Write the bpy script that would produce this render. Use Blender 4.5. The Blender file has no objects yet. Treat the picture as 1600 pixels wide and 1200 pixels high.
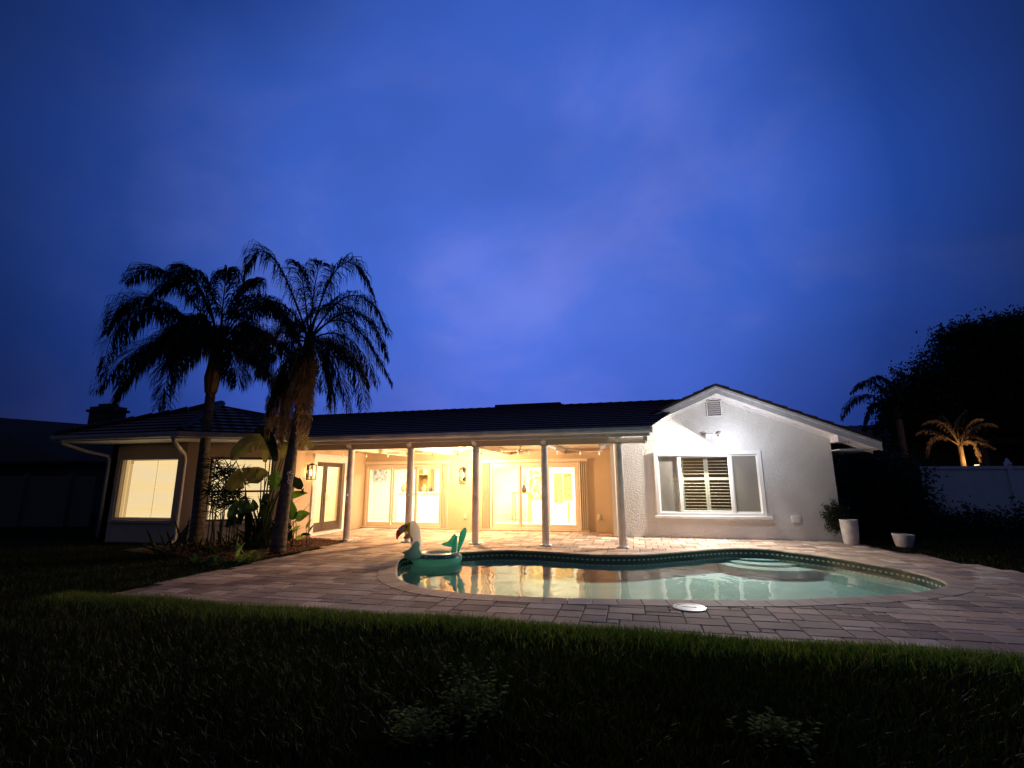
import bpy, bmesh, math, random
import numpy as np
from mathutils import Vector, Matrix
random.seed(7); np.random.seed(7)
R = math.radians; PI = math.pi
sc = bpy.context.scene
C = sc.collection

# ------------------------------------------------------------------ camera
F = 752.0; PT = R(11.5375); RO = R(-0.283); AL = R(13.9033); H = 1.45
ca, sa, cp, sp = math.cos(AL), math.sin(AL), math.cos(PT), math.sin(PT)
r0 = Vector((ca, sa, 0)); u0 = Vector((sp*sa, -sp*ca, cp)); fw = Vector((-sa*cp, ca*cp, sp))
r1 = r0*math.cos(RO) + u0*math.sin(RO); u1 = -r0*math.sin(RO) + u0*math.cos(RO)
cam = bpy.data.cameras.new('camera'); camo = bpy.data.objects.new('camera', cam); C.objects.link(camo)
M3 = Matrix((r1, u1, -fw)).transposed()
camo.matrix_world = Matrix.Translation((0, 0, H)) @ M3.to_4x4()
cam.sensor_width = 36; cam.lens = F/1600*36; cam.clip_start = .05; cam.clip_end = 2000
sc.camera = camo
CAM = Vector((0, 0, H))
def ray(px, py):
    return (r1*((px-800)/F) - u1*((py-600)/F) + fw)
def atY(px, py, Y):
    d = ray(px, py); return CAM + d*(Y/d.y)
def atZ(px, py, Z=0):
    d = ray(px, py); return CAM + d*((Z-H)/d.z)
def atD(px, py, D):
    d = ray(px, py); return CAM + d*(D/(-d.x*sa + d.y*ca))

# ------------------------------------------------------------------ world (dusk sky) and exposure
w = bpy.data.worlds.new('World'); sc.world = w; w.use_nodes = True
nt = w.node_tree; N = nt.nodes; L = nt.links; N.clear()
def nd(t, **k):
    n = N.new(t)
    for a, b in k.items(): setattr(n, a, b)
    return n
def mth(op, a, b=None, clamp=False):
    n = N.new('ShaderNodeMath'); n.operation = op; n.use_clamp = clamp
    for i, v in enumerate((a, b)):
        if v is None: continue
        if isinstance(v, (int, float)): n.inputs[i].default_value = v
        else: L.new(v, n.inputs[i])
    return n.outputs[0]
out = nd('ShaderNodeOutputWorld'); bg = nd('ShaderNodeBackground'); L.new(bg.outputs[0], out.inputs[0])
tc = nd('ShaderNodeTexCoord'); sep = nd('ShaderNodeSeparateXYZ'); L.new(tc.outputs['Generated'], sep.inputs[0])
# glow of the last light over the house: falls off away from its direction
gd = Vector((-sa*.93, ca*.93, .38)).normalized()
dot = nd('ShaderNodeVectorMath', operation='DOT_PRODUCT'); L.new(tc.outputs['Generated'], dot.inputs[0]); dot.inputs[1].default_value = gd
rp = nd('ShaderNodeValToRGB'); L.new(dot.outputs['Value'], rp.inputs[0])
els = rp.color_ramp.elements
els[0].position = 0.0; els[0].color = (.018, .031, .076, 1)
els[1].position = 1.0; els[1].color = (.066, .152, .66, 1)
for p, c in ((.40, (.014, .025, .068)), (.63, (.006, .016, .075)), (.785, (.014, .050, .27)), (.90, (.045, .120, .56))):
    e = els.new(p); e.color = (*c, 1)
# paler violet towards the horizon
hz = mth('SUBTRACT', 1.0, mth('MULTIPLY', sep.outputs[2], 3.0), True)
hz = mth('MULTIPLY', hz, .55)
mxh = nd('ShaderNodeMix', data_type='RGBA', blend_type='MULTIPLY'); L.new(hz, mxh.inputs[0]); L.new(rp.outputs[0], mxh.inputs[6]); mxh.inputs[7].default_value = (1.25, .72, .80, 1)
# soft cloud streaks
mp = nd('ShaderNodeMapping'); L.new(tc.outputs['Generated'], mp.inputs[0]); mp.inputs['Scale'].default_value = (1.0, 1.3, 1.5); mp.inputs['Rotation'].default_value = (.2, .5, .3)
nz = nd('ShaderNodeTexNoise'); L.new(mp.outputs[0], nz.inputs[0]); nz.inputs['Scale'].default_value = 2.1; nz.inputs['Detail'].default_value = 8; nz.inputs['Roughness'].default_value = .56; nz.inputs['Distortion'].default_value = .35
cr = nd('ShaderNodeValToRGB'); L.new(nz.outputs[0], cr.inputs[0]); cr.color_ramp.elements[0].position = .42; cr.color_ramp.elements[1].position = .72; cr.color_ramp.interpolation = 'EASE'
cl = nd('ShaderNodeMix', data_type='RGBA', blend_type='MULTIPLY'); L.new(mth('MULTIPLY', cr.outputs[0], .9), cl.inputs[0]); L.new(mxh.outputs[2], cl.inputs[6]); cl.inputs[7].default_value = (2.1, 1.28, 1.03, 1)
nz2 = nd('ShaderNodeTexNoise'); L.new(mp.outputs[0], nz2.inputs[0]); nz2.inputs['Scale'].default_value = 1.5; nz2.inputs['Detail'].default_value = 3
cr2 = nd('ShaderNodeMapRange'); L.new(nz2.outputs[0], cr2.inputs[0]); cr2.inputs[1].default_value = .3; cr2.inputs[2].default_value = .7; cr2.inputs[3].default_value = .74; cr2.inputs[4].default_value = 1.16
cm = nd('ShaderNodeVectorMath', operation='SCALE'); L.new(cl.outputs[2], cm.inputs[0]); L.new(cr2.outputs[0], cm.inputs['Scale'])
L.new(cm.outputs[0], bg.inputs[0]); bg.inputs[1].default_value = 1.0
sc.view_settings.view_transform = 'Standard'; sc.view_settings.look = 'None'; sc.view_settings.exposure = 0; sc.view_settings.gamma = 1
sc.render.engine = 'CYCLES'
sc.cycles.use_denoising = True
try: sc.cycles.denoiser = 'OPENIMAGEDENOISE'
except Exception: pass
sc.cycles.max_bounces = 7; sc.cycles.transparent_max_bounces = 16; sc.cycles.diffuse_bounces = 4
sc.cycles.caustics_reflective = False; sc.cycles.caustics_refractive = False
sc.cycles.sample_clamp_indirect = 4; sc.cycles.use_light_tree = True

# ------------------------------------------------------------------ materials
def mat(name, base=(.5, .5, .5), rough=.6, metal=0, emit=None, es=0, bump=None, var=None, spec=.5, attr=None, trans=None, obj=True):
    """bump=(scale, strength, distance, detail); var=(scale, colour2, lo, hi)"""
    m = bpy.data.materials.new(name); m.use_nodes = True
    t = m.node_tree; n = t.nodes; b = n['Principled BSDF']
    b.inputs['Base Color'].default_value = (*base, 1); b.inputs['Roughness'].default_value = rough; b.inputs['Metallic'].default_value = metal
    b.inputs['Specular IOR Level'].default_value = spec
    tcn = n.new('ShaderNodeTexCoord'); co = tcn.outputs['Object']
    col = None
    if attr:
        a = n.new('ShaderNodeVertexColor'); a.layer_name = attr; col = a.outputs[0]
    if var:
        nz = n.new('ShaderNodeTexNoise'); nz.inputs['Scale'].default_value = var[0]; nz.inputs['Detail'].default_value = 5; t.links.new(co, nz.inputs[0])
        mr = n.new('ShaderNodeMapRange'); t.links.new(nz.outputs[0], mr.inputs[0]); mr.inputs[1].default_value = var[2]; mr.inputs[2].default_value = var[3]
        mx = n.new('ShaderNodeMix'); mx.data_type = 'RGBA'; t.links.new(mr.outputs[0], mx.inputs[0])
        if col: mx.blend_type = 'MULTIPLY'; t.links.new(col, mx.inputs[6])
        else: mx.inputs[6].default_value = (*base, 1)
        mx.inputs[7].default_value = (*var[1], 1); col = mx.outputs[2]
    if col: t.links.new(col, b.inputs['Base Color'])
    if bump:
        nb = n.new('ShaderNodeTexNoise'); nb.inputs['Scale'].default_value = bump[0]; nb.inputs['Detail'].default_value = bump[3] if len(bump) > 3 else 4; t.links.new(co, nb.inputs[0])
        bp = n.new('ShaderNodeBump'); bp.inputs['Strength'].default_value = bump[1]; bp.inputs['Distance'].default_value = bump[2]
        t.links.new(nb.outputs[0], bp.inputs['Height']); t.links.new(bp.outputs[0], b.inputs['Normal'])
    if emit: b.inputs['Emission Color'].default_value = (*emit, 1); b.inputs['Emission Strength'].default_value = es
    if trans: b.inputs['Transmission Weight'].default_value = trans
    return m
M = {}
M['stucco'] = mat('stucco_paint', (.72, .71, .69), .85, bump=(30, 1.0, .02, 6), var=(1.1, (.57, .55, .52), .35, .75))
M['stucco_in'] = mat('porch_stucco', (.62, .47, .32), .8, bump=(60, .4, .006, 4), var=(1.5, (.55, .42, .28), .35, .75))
M['trim'] = mat('white_trim_paint', (.82, .80, .80), .45, var=(6, (.66, .64, .62), .4, .8))
M['gutter'] = mat('gutter_enamel', (.86, .84, .86), .35, var=(3, (.56, .55, .55), .4, .8))
M['trim_warm'] = mat('cream_trim_paint', (.76, .66, .53), .5, var=(5, (.68, .59, .47), .4, .8))
M['vinyl'] = mat('white_vinyl', (.78, .78, .77), .3)
M['brown'] = mat('brown_door_paint', (.095, .055, .038), .4, var=(9, (.06, .035, .025), .4, .7))
M['black'] = mat('black_metal', (.012, .011, .010), .35, metal=.3)
M['bark'] = mat('palm_bark', (.16, .13, .10), .9, bump=(9, .8, .03, 8), var=(6, (.08, .062, .048), .3, .75))
M['frond'] = mat('palm_frond', (.018, .026, .011), .6, var=(3, (.010, .014, .006), .3, .7), spec=.25)
M['dead'] = mat('dry_frond', (.46, .36, .19), .85, var=(5, (.24, .17, .08), .3, .7), spec=.1)
M['leaf'] = mat('broad_leaf', (.060, .12, .030), .35, var=(6, (.028, .062, .018), .3, .7))
M['leafdark'] = mat('dark_leaf', (.020, .034, .014), .5, var=(5, (.010, .018, .008), .3, .7), spec=.3)
M['leafpale'] = mat('pale_leaf', (.30, .34, .12), .45, var=(8, (.08, .11, .035), .3, .7))
M['leafolive'] = mat('olive_leaf', (.15, .135, .06), .5, var=(6, (.07, .065, .03), .3, .7))
M['weed'] = mat('weed_leaf', (.24, .26, .07), .95, var=(9, (.08, .10, .03), .3, .7), spec=0)
M['stem'] = mat('plant_stem', (.10, .075, .045), .7, var=(14, (.05, .04, .025), .3, .7))
M['ceramic'] = mat('white_ceramic', (.78, .78, .77), .5, bump=(22, .5, .01, 5), var=(7, (.52, .52, .50), .35, .75))
M['plaster'] = mat('pool_plaster', (.44, .55, .53), .8, var=(2.5, (.36, .48, .47), .3, .7))
M['wallin'] = mat('room_wall_paint', (.82, .79, .72), .7)
M['floorin'] = mat('room_floor_tile', (.72, .68, .60), .2)
M['orange'] = mat('amber_wood', (.52, .27, .09), .5, var=(9, (.36, .18, .06), .3, .7))
M['gold'] = mat('gilt_metal', (.62, .40, .14), .35, metal=.6)
M['artpanel'] = mat('carved_panel', (.42, .22, .06), .6, var=(11, (.62, .46, .20), .42, .55))
M['artblue'] = mat('grey_blue_print', (.25, .27, .36), .6, var=(10, (.7, .7, .7), .4, .6))
M['art'] = mat('leaf_print', (.60, .34, .06), .6, var=(9, (.80, .74, .50), .42, .56))
M['blind'] = mat('lit_blind', (.8, .7, .5), .7, emit=(1.0, .77, .42), es=1.02)
M['blindframe'] = mat('lit_blind_side', (.8, .7, .5), .7, emit=(1.0, .66, .28), es=.60)
M['blindgap'] = mat('blind_gap', (.5, .4, .25), .8, emit=(1.0, .62, .22), es=.38)
M['bulb'] = mat('glowing_bulb', (1, .9, .7), .4, emit=(1.0, .80, .45), es=9)
M['bulbsoft'] = mat('frosted_lamp_glass', (1, .9, .7), .4, emit=(1.0, .82, .50), es=3.2)
M['bulbdim'] = mat('clear_string_bulb', (.8, .74, .62), .25, emit=(1.0, .80, .5), es=.25)
M['ledface'] = mat('led_face', (1, 1, 1), .4, emit=(1.0, .95, .80), es=22)
M['shutter'] = mat('plantation_shutter', (.74, .72, .55), .5, var=(4, (.62, .60, .46), .3, .7))
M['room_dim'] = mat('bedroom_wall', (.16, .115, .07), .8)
M['screen'] = mat('insect_screen', (.34, .31, .26), .8, bump=(200, .3, .002, 2))
M['fence'] = mat('white_vinyl_fence', (.80, .83, .86), .5, var=(2, (.68, .72, .76), .3, .7))
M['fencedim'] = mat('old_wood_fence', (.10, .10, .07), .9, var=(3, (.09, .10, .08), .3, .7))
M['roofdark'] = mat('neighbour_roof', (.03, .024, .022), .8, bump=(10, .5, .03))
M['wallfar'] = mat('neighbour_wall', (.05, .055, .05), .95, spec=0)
M['hose'] = mat('green_hose', (.02, .05, .025), .35)
M['pot_soil'] = mat('potting_soil', (.03, .02, .014), .95)

def bark_rings():
    m = M['bark']; t = m.node_tree; n = t.nodes; b = n['Principled BSDF']
    tcn = n.new('ShaderNodeTexCoord'); wv = n.new('ShaderNodeTexWave'); wv.bands_direction = 'Z'; wv.inputs['Scale'].default_value = 2.4; wv.inputs['Distortion'].default_value = 3; wv.inputs['Detail'].default_value = 3
    t.links.new(tcn.outputs['Object'], wv.inputs[0]); bp = n.new('ShaderNodeBump'); bp.inputs['Strength'].default_value = .8; bp.inputs['Distance'].default_value = .02
    t.links.new(wv.outputs[1], bp.inputs['Height']); old = b.inputs['Normal'].links[0].from_socket; t.links.new(old, bp.inputs['Normal']); t.links.new(bp.outputs[0], b.inputs['Normal'])
bark_rings()

def glassmat(name, tint, gloss=.9, ior=1.45, rough=0.0, bump=None, fixed=None):
    m = bpy.data.materials.new(name); m.use_nodes = True; t = m.node_tree; n = t.nodes; n.clear()
    o = n.new('ShaderNodeOutputMaterial'); tr = n.new('ShaderNodeBsdfTransparent'); tr.inputs[0].default_value = (*tint, 1)
    g = n.new('ShaderNodeBsdfGlossy'); g.inputs['Roughness'].default_value = rough; g.inputs[0].default_value = (gloss, gloss, gloss, 1)
    fr = n.new('ShaderNodeFresnel'); ge = n.new('ShaderNodeNewGeometry'); im = n.new('ShaderNodeMapRange')   # the far face of a thin pane must not reflect totally
    im.inputs[3].default_value = ior; im.inputs[4].default_value = 1/ior; t.links.new(ge.outputs['Backfacing'], im.inputs[0]); t.links.new(im.outputs[0], fr.inputs[0])
    mx = n.new('ShaderNodeMixShader'); t.links.new(fr.outputs[0], mx.inputs[0]); t.links.new(tr.outputs[0], mx.inputs[1]); t.links.new(g.outputs[0], mx.inputs[2]); t.links.new(mx.outputs[0], o.inputs[0])
    if bump:
        tcn = n.new('ShaderNodeTexCoord'); mpn = n.new('ShaderNodeMapping'); mpn.inputs['Scale'].default_value = bump[2]; t.links.new(tcn.outputs['Object'], mpn.inputs[0])
        nz = n.new('ShaderNodeTexNoise'); nz.inputs['Scale'].default_value = bump[0]; nz.inputs['Detail'].default_value = 2.5; nz.inputs['Roughness'].default_value = .45; t.links.new(mpn.outputs[0], nz.inputs[0])
        bp = n.new('ShaderNodeBump'); bp.inputs['Strength'].default_value = 1; bp.inputs['Distance'].default_value = bump[1]; t.links.new(nz.outputs[0], bp.inputs['Height'])
        t.links.new(bp.outputs[0], g.inputs['Normal']); t.links.new(bp.outputs[0], fr.inputs['Normal'])
    return m
M['glass'] = glassmat('window_glass', (.97, .98, .97))
def screenmat():
    m = bpy.data.materials.new('insect_mesh'); m.use_nodes = True; t = m.node_tree; n = t.nodes; n.clear(); o = n.new('ShaderNodeOutputMaterial')
    tr = n.new('ShaderNodeBsdfTransparent'); df = n.new('ShaderNodeBsdfDiffuse'); df.inputs[0].default_value = (.30, .28, .25, 1); mx = n.new('ShaderNodeMixShader'); mx.inputs[0].default_value = .55
    t.links.new(tr.outputs[0], mx.inputs[1]); t.links.new(df.outputs[0], mx.inputs[2]); t.links.new(mx.outputs[0], o.inputs[0]); return m
M['screen'] = screenmat()
M['water'] = glassmat('pool_water', (.80, .94, .91), gloss=1.0, ior=1.34, bump=(2.6, .012, (1.0, .6, 1)))

def roofmat():
    m = mat('roof_tile', (.060, .046, .052), .75); t = m.node_tree; n = t.nodes; b = n['Principled BSDF']
    a = n.new('ShaderNodeUVMap'); mp_ = n.new('ShaderNodeMapping'); mp_.inputs['Scale'].default_value = (1/.3, 1/.33, 1); t.links.new(a.outputs[0], mp_.inputs[0])
    br = n.new('ShaderNodeTexBrick'); br.offset = .5; br.inputs['Scale'].default_value = 1; br.inputs['Mortar Size'].default_value = .035; br.inputs['Brick Width'].default_value = 1; br.inputs['Row Height'].default_value = 1
    br.inputs['Color1'].default_value = (.30, .130, .070, 1); br.inputs['Color2'].default_value = (.22, .095, .052, 1); br.inputs['Mortar'].default_value = (.04, .02, .015, 1)
    t.links.new(mp_.outputs[0], br.inputs[0]); t.links.new(br.outputs[0], b.inputs['Base Color'])
    sx = n.new('ShaderNodeSeparateXYZ'); t.links.new(mp_.outputs[0], sx.inputs[0])
    m1 = n.new('ShaderNodeMath'); m1.operation = 'MULTIPLY'; t.links.new(sx.outputs[0], m1.inputs[0]); m1.inputs[1].default_value = 2*PI
    m2 = n.new('ShaderNodeMath'); m2.operation = 'SINE'; t.links.new(m1.outputs[0], m2.inputs[0])
    bp = n.new('ShaderNodeBump'); bp.inputs['Distance'].default_value = .03; bp.inputs['Strength'].default_value = .9; t.links.new(m2.outputs[0], bp.inputs['Height']); t.links.new(bp.outputs[0], b.inputs['Normal'])
    return m
M['roof'] = roofmat()
def tilemat():
    m = mat('waterline_tile', (.01, .03, .03), .15); t = m.node_tree; n = t.nodes; b = n['Principled BSDF']
    a = n.new('ShaderNodeUVMap'); sx = n.new('ShaderNodeSeparateXYZ'); t.links.new(a.outputs[0], sx.inputs[0])
    def m_(op, x, y, z=None):
        k = n.new('ShaderNodeMath'); k.operation = op
        for i, v in enumerate((x, y, z)):
            if v is None: continue
            if isinstance(v, (int, float)): k.inputs[i].default_value = v
            else: t.links.new(v, k.inputs[i])
        return k.outputs[0]
    fx = m_('ABSOLUTE', m_('SUBTRACT', m_('FRACT', m_('MULTIPLY', sx.outputs[0], 1/.105), None), .5), None)
    fy = m_('ABSOLUTE', m_('SUBTRACT', m_('MULTIPLY', sx.outputs[1], 1/.062), 1.40), None)
    dmd = m_('LESS_THAN', m_('ADD', fx, fy), .36)
    gl = m_('LESS_THAN', m_('ABSOLUTE', m_('SUBTRACT', m_('FRACT', m_('MULTIPLY', sx.outputs[0], 1/.105), None), .5), None), .46)
    mx = n.new('ShaderNodeMix'); mx.data_type = 'RGBA'; t.links.new(dmd, mx.inputs[0]); mx.inputs[7].default_value = (.36, .39, .33, 1)
    mx2 = n.new('ShaderNodeMix'); mx2.data_type = 'RGBA'; t.links.new(gl, mx2.inputs[0]); mx2.inputs[6].default_value = (.05, .07, .06, 1); mx2.inputs[7].default_value = (.016, .040, .040, 1)
    t.links.new(mx2.outputs[2], mx.inputs[6]); t.links.new(mx.outputs[2], b.inputs['Base Color'])
    return m
M['tile'] = tilemat()
M['paver'] = mat('concrete_paver', rough=.85, attr='Col', bump=(30, .6, .01, 6), var=(2.2, (.70, .68, .66), .35, .7))
M['coping'] = mat('coping_paver', rough=.75, attr='Col', bump=(30, .5, .008, 6), var=(3, (.78, .76, .74), .35, .7))
M['joint'] = mat('joint_sand', (.05, .04, .034), .95)
M['ground'] = mat('lawn_soil', (.010, .009, .006), .95, var=(3, (.006, .008, .003), .3, .7), bump=(12, .8, .05), spec=0)
M['grass'] = mat('grass_blade', rough=.55, attr='Col', spec=.3)
def grass_translucent():
    m = M['grass']; t = m.node_tree; n = t.nodes; b = n['Principled BSDF']; o = n['Material Output']; col = b.inputs['Base Color'].links[0].from_socket
    g = n.new('ShaderNodeBsdfTranslucent'); mu = n.new('ShaderNodeMix'); mu.data_type = 'RGBA'; mu.blend_type = 'MULTIPLY'; mu.inputs[0].default_value = 1; t.links.new(col, mu.inputs[6]); mu.inputs[7].default_value = (2.6, 2.8, 1.2, 1); t.links.new(mu.outputs[2], g.inputs[0])
    mx = n.new('ShaderNodeMixShader'); mx.inputs[0].default_value = .35; t.links.new(b.outputs[0], mx.inputs[1]); t.links.new(g.outputs[0], mx.inputs[2]); t.links.new(mx.outputs[0], o.inputs[0])
grass_translucent()
M['mulch'] = mat('red_mulch', rough=.9, attr='Col')

def translucent(m, f, boost):
    t = m.node_tree; n = t.nodes; b = n['Principled BSDF']; o = n['Material Output']; g = n.new('ShaderNodeBsdfTranslucent'); mx = n.new('ShaderNodeMixShader'); mx.inputs[0].default_value = f
    if b.inputs['Base Color'].links:
        mu = n.new('ShaderNodeMix'); mu.data_type = 'RGBA'; mu.blend_type = 'MULTIPLY'; mu.inputs[0].default_value = 1; t.links.new(b.inputs['Base Color'].links[0].from_socket, mu.inputs[6]); mu.inputs[7].default_value = (*boost, 1); t.links.new(mu.outputs[2], g.inputs[0])
    else: c = b.inputs['Base Color'].default_value; g.inputs[0].default_value = (min(1, c[0]*boost[0]), min(1, c[1]*boost[1]), min(1, c[2]*boost[2]), 1)
    t.links.new(b.outputs[0], mx.inputs[1]); t.links.new(g.outputs[0], mx.inputs[2]); t.links.new(mx.outputs[0], o.inputs[0])
for k in ('leaf', 'leafolive', 'leafpale'): translucent(M[k], .45, (1.7, 1.9, 1.0))
translucent(M['dead'], .3, (1.5, 1.3, 1.0)); translucent(M['leafdark'], .25, (1.5, 1.6, 1.0))

# ------------------------------------------------------------------ helpers
class MB:
    def __init__(s): s.v = []; s.f = []; s.uv = None; s.fc = []
    def add(s, vs, fs, col=None):
        o = len(s.v); s.v += [tuple(v) for v in vs]; s.f += [tuple(i+o for i in f) for f in fs]; s.fc += [col]*len(fs); return s
    def box(s, x0, x1, y0, y1, z0, z1, col=None):
        if x0 > x1: x0, x1 = x1, x0
        if y0 > y1: y0, y1 = y1, y0
        if z0 > z1: z0, z1 = z1, z0
        vs = [(x0,y0,z0),(x1,y0,z0),(x1,y1,z0),(x0,y1,z0),(x0,y0,z1),(x1,y0,z1),(x1,y1,z1),(x0,y1,z1)]
        return s.add(vs, [(0,3,2,1),(4,5,6,7),(0,1,5,4),(1,2,6,5),(2,3,7,6),(3,0,4,7)], col)
    def bar(s, a, b, w, h, up=(0,0,1)):
        a = Vector(a); b = Vector(b); t = (b-a).normalized(); u = Vector(up); sd = t.cross(u)
        if sd.length < 1e-4: sd = t.cross(Vector((1,0,0)))
        sd.normalize(); u = sd.cross(t).normalized(); vs = []
        for p in (a, b):
            for i, j in ((-1,-1),(1,-1),(1,1),(-1,1)): vs.append(p + sd*(i*w/2) + u*(j*h/2))
        return s.add(vs, [(0,1,2,3),(7,6,5,4),(0,4,5,1),(1,5,6,2),(2,6,7,3),(3,7,4,0)])
    def prism(s, poly, d, col=None):       # poly: list of 3D pts (planar), extruded by vector d
        n = len(poly); d = Vector(d); vs = [Vector(p) for p in poly] + [Vector(p)+d for p in poly]
        fs = [tuple(range(n))[::-1], tuple(range(n, 2*n))] + [(i, (i+1) % n, n+(i+1) % n, n+i) for i in range(n)]
        return s.add(vs, fs, col)
    def tube(s, pts, rad, n=8, cap=True):
        pts = [Vector(p) for p in pts]; k = len(pts); rad = rad if isinstance(rad, (list, tuple)) else [rad]*k
        vs = []; ref = Vector((0, 0, 1))
        for i, p in enumerate(pts):
            t = (pts[min(i+1, k-1)] - pts[max(i-1, 0)]).normalized()
            if i == 0:
                if abs(t.z) > .9: ref = Vector((1, 0, 0))
                a = t.cross(ref).normalized()
            else: a = (a - t*a.dot(t)).normalized()
            b = t.cross(a)
            for j in range(n):
                q = 2*PI*j/n; vs.append(p + (a*math.cos(q) + b*math.sin(q))*rad[i])
        fs = [(i*n+j, i*n+(j+1) % n, (i+1)*n+(j+1) % n, (i+1)*n+j) for i in range(k-1) for j in range(n)]
        if cap: fs += [tuple(range(n))[::-1], tuple(range((k-1)*n, k*n))]
        return s.add(vs, fs)
    def lathe(s, prof, c=(0,0,0), n=24, sx=1, sy=1):
        vs = []; k = len(prof)
        for r, z in prof:
            for j in range(n):
                q = 2*PI*j/n; vs.append((c[0]+r*sx*math.cos(q), c[1]+r*sy*math.sin(q), c[2]+z))
        fs = [(i*n+j, i*n+(j+1) % n, (i+1)*n+(j+1) % n, (i+1)*n+j) for i in range(k-1) for j in range(n)]
        if prof[0][0] > 1e-5: fs.append(tuple(range(n))[::-1])
        if prof[-1][0] > 1e-5: fs.append(tuple(range((k-1)*n, k*n)))
        return s.add(vs, fs)
    def build(s, name, m, parent=None, smooth=False, bevel=0, uv=None):
        me = bpy.data.meshes.new(name); me.from_pydata(s.v, [], s.f)
        ms = m if isinstance(m, list) else [m]
        for q in ms: me.materials.append(q)
        if any(c is not None for c in s.fc):
            ca_ = me.color_attributes.new('Col', 'FLOAT_COLOR', 'CORNER')
            arr = []
            for f, c in zip(s.f, s.fc): arr += [*(c or (1,1,1)), 1]*len(f)
            ca_.data.foreach_set('color', arr)
        if uv is not None:
            ul = me.uv_layers.new(name='UVMap'); ul.data.foreach_set('uv', [x for p in uv for x in p])
        if smooth: me.polygons.foreach_set('use_smooth', [True]*len(me.polygons))
        me.update()
        o = bpy.data.objects.new(name, me); C.objects.link(o)
        if parent:
            o.parent = parent
            o.matrix_parent_inverse = MW(parent).inverted()
        if bevel:
            b = o.modifiers.new('bevel', 'BEVEL'); b.width = bevel; b.segments = 2; b.limit_method = 'ANGLE'; b.angle_limit = R(40)
        return o
def MW(o):
    m = Matrix.LocRotScale(o.location, o.rotation_euler, o.scale)
    return MW(o.parent) @ o.matrix_parent_inverse @ m if o.parent else m
def tag(o, label=None, cat=None, group=None, kind=None):
    if label: o['label'] = label
    if cat: o['category'] = cat
    if group: o['group'] = group
    if kind: o['kind'] = kind
    return o
def thing(name, loc, label, cat, group=None, rz=0):
    o = bpy.data.objects.new(name, None); C.objects.link(o); o.location = loc; o.rotation_euler = (0, 0, rz); o.empty_display_size = .1
    return tag(o, label, cat, group)
def copy_tree(o, parent=None):
    c = o.copy(); C.objects.link(c)
    if parent: c.parent = parent
    for ch in [x for x in bpy.data.objects if x.parent == o]: copy_tree(ch, c)
    return c
def light(name, kind, loc, power, color, size=.05, dirv=None, parent=None, sizey=None):
    l = bpy.data.lights.new(name, kind); l.energy = power; l.color = color
    o = bpy.data.objects.new(name, l); C.objects.link(o); o.location = loc
    if kind == 'AREA':
        l.size = size
        if sizey: l.shape = 'RECTANGLE'; l.size_y = sizey
        else: l.shape = 'DISK'
    else: l.shadow_soft_size = size
    if dirv is not None: o.rotation_euler = Vector(dirv).to_track_quat('-Z', 'Y').to_euler()
    if parent: o.parent = parent; o.matrix_parent_inverse = MW(parent).inverted()
    return o
def lerp(a, b, t): return a + (b-a)*t
def jit(c, a): 
    k = 1 + random.uniform(-a, a); return tuple(max(0, x*k) for x in c)

# ------------------------------------------------------------------ pool outline (ground plan)
fix = [(619,898),(627.5,908),(654.5,918),(695,925),(762,930),(864,935),(1000,937.4),(1112,938.5),(1225,938.5),(1300,935),(1375,931.5),(1450,924),(1483,913),
       (1440,897),(1400,888),(1337,877),(1290,869),(1244,863.5),(1199,858),(1140,857),(1075,861.5),(1000,867),(930,867),(880,864),(840,861.5),(780,860),(718,863.5)]
ctrl = [atZ(*p).to_2d() for p in fix] + [Vector((-4.22, 9.95)), Vector((-4.55, 9.2))]
def catmull(P, n):
    out = []; k = len(P)
    for i in range(k):
        a, b, c, d = P[i-1], P[i], P[(i+1) % k], P[(i+2) % k]
        for j in range(n):
            t = j/n; out.append(.5*((2*b) + (c-a)*t + (2*a-5*b+4*c-d)*t*t + (3*b-a-3*c+d)*t**3))
    return out
def resample(P, step):
    L_ = [0]
    for i in range(len(P)): L_.append(L_[-1] + (P[(i+1) % len(P)]-P[i]).length)
    n = int(L_[-1]/step); out = []; j = 0
    for i in range(n):
        s = L_[-1]*i/n
        while L_[j+1] < s: j += 1
        t = (s-L_[j])/max(1e-9, L_[j+1]-L_[j]); out.append(P[j].lerp(P[(j+1) % len(P)], t))
    return out
ol = resample(catmull(ctrl, 10), .1)
for _ in range(6): ol = [(ol[i-1]+ol[i]*2+ol[(i+1) % len(ol)])/4 for i in range(len(ol))]
area = sum(ol[i].cross(ol[(i+1) % len(ol)]) for i in range(len(ol)))/2
if area < 0: ol = ol[::-1]
NO = len(ol)
def normals(P):
    out = []
    for i in range(len(P)):
        t = (P[(i+1) % len(P)]-P[i-1]).normalized(); out.append(Vector((t.y, -t.x)))
    return out
on = normals(ol)
def offs(d): return [p+n*d for p, n in zip(ol, on)]
def inside(p, P):
    c = False; j = len(P)-1
    for i in range(len(P)):
        if (P[i].y > p.y) != (P[j].y > p.y) and p.x < (P[j].x-P[i].x)*(p.y-P[i].y)/(P[j].y-P[i].y)+P[i].x: c = not c
        j = i
    return c

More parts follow.
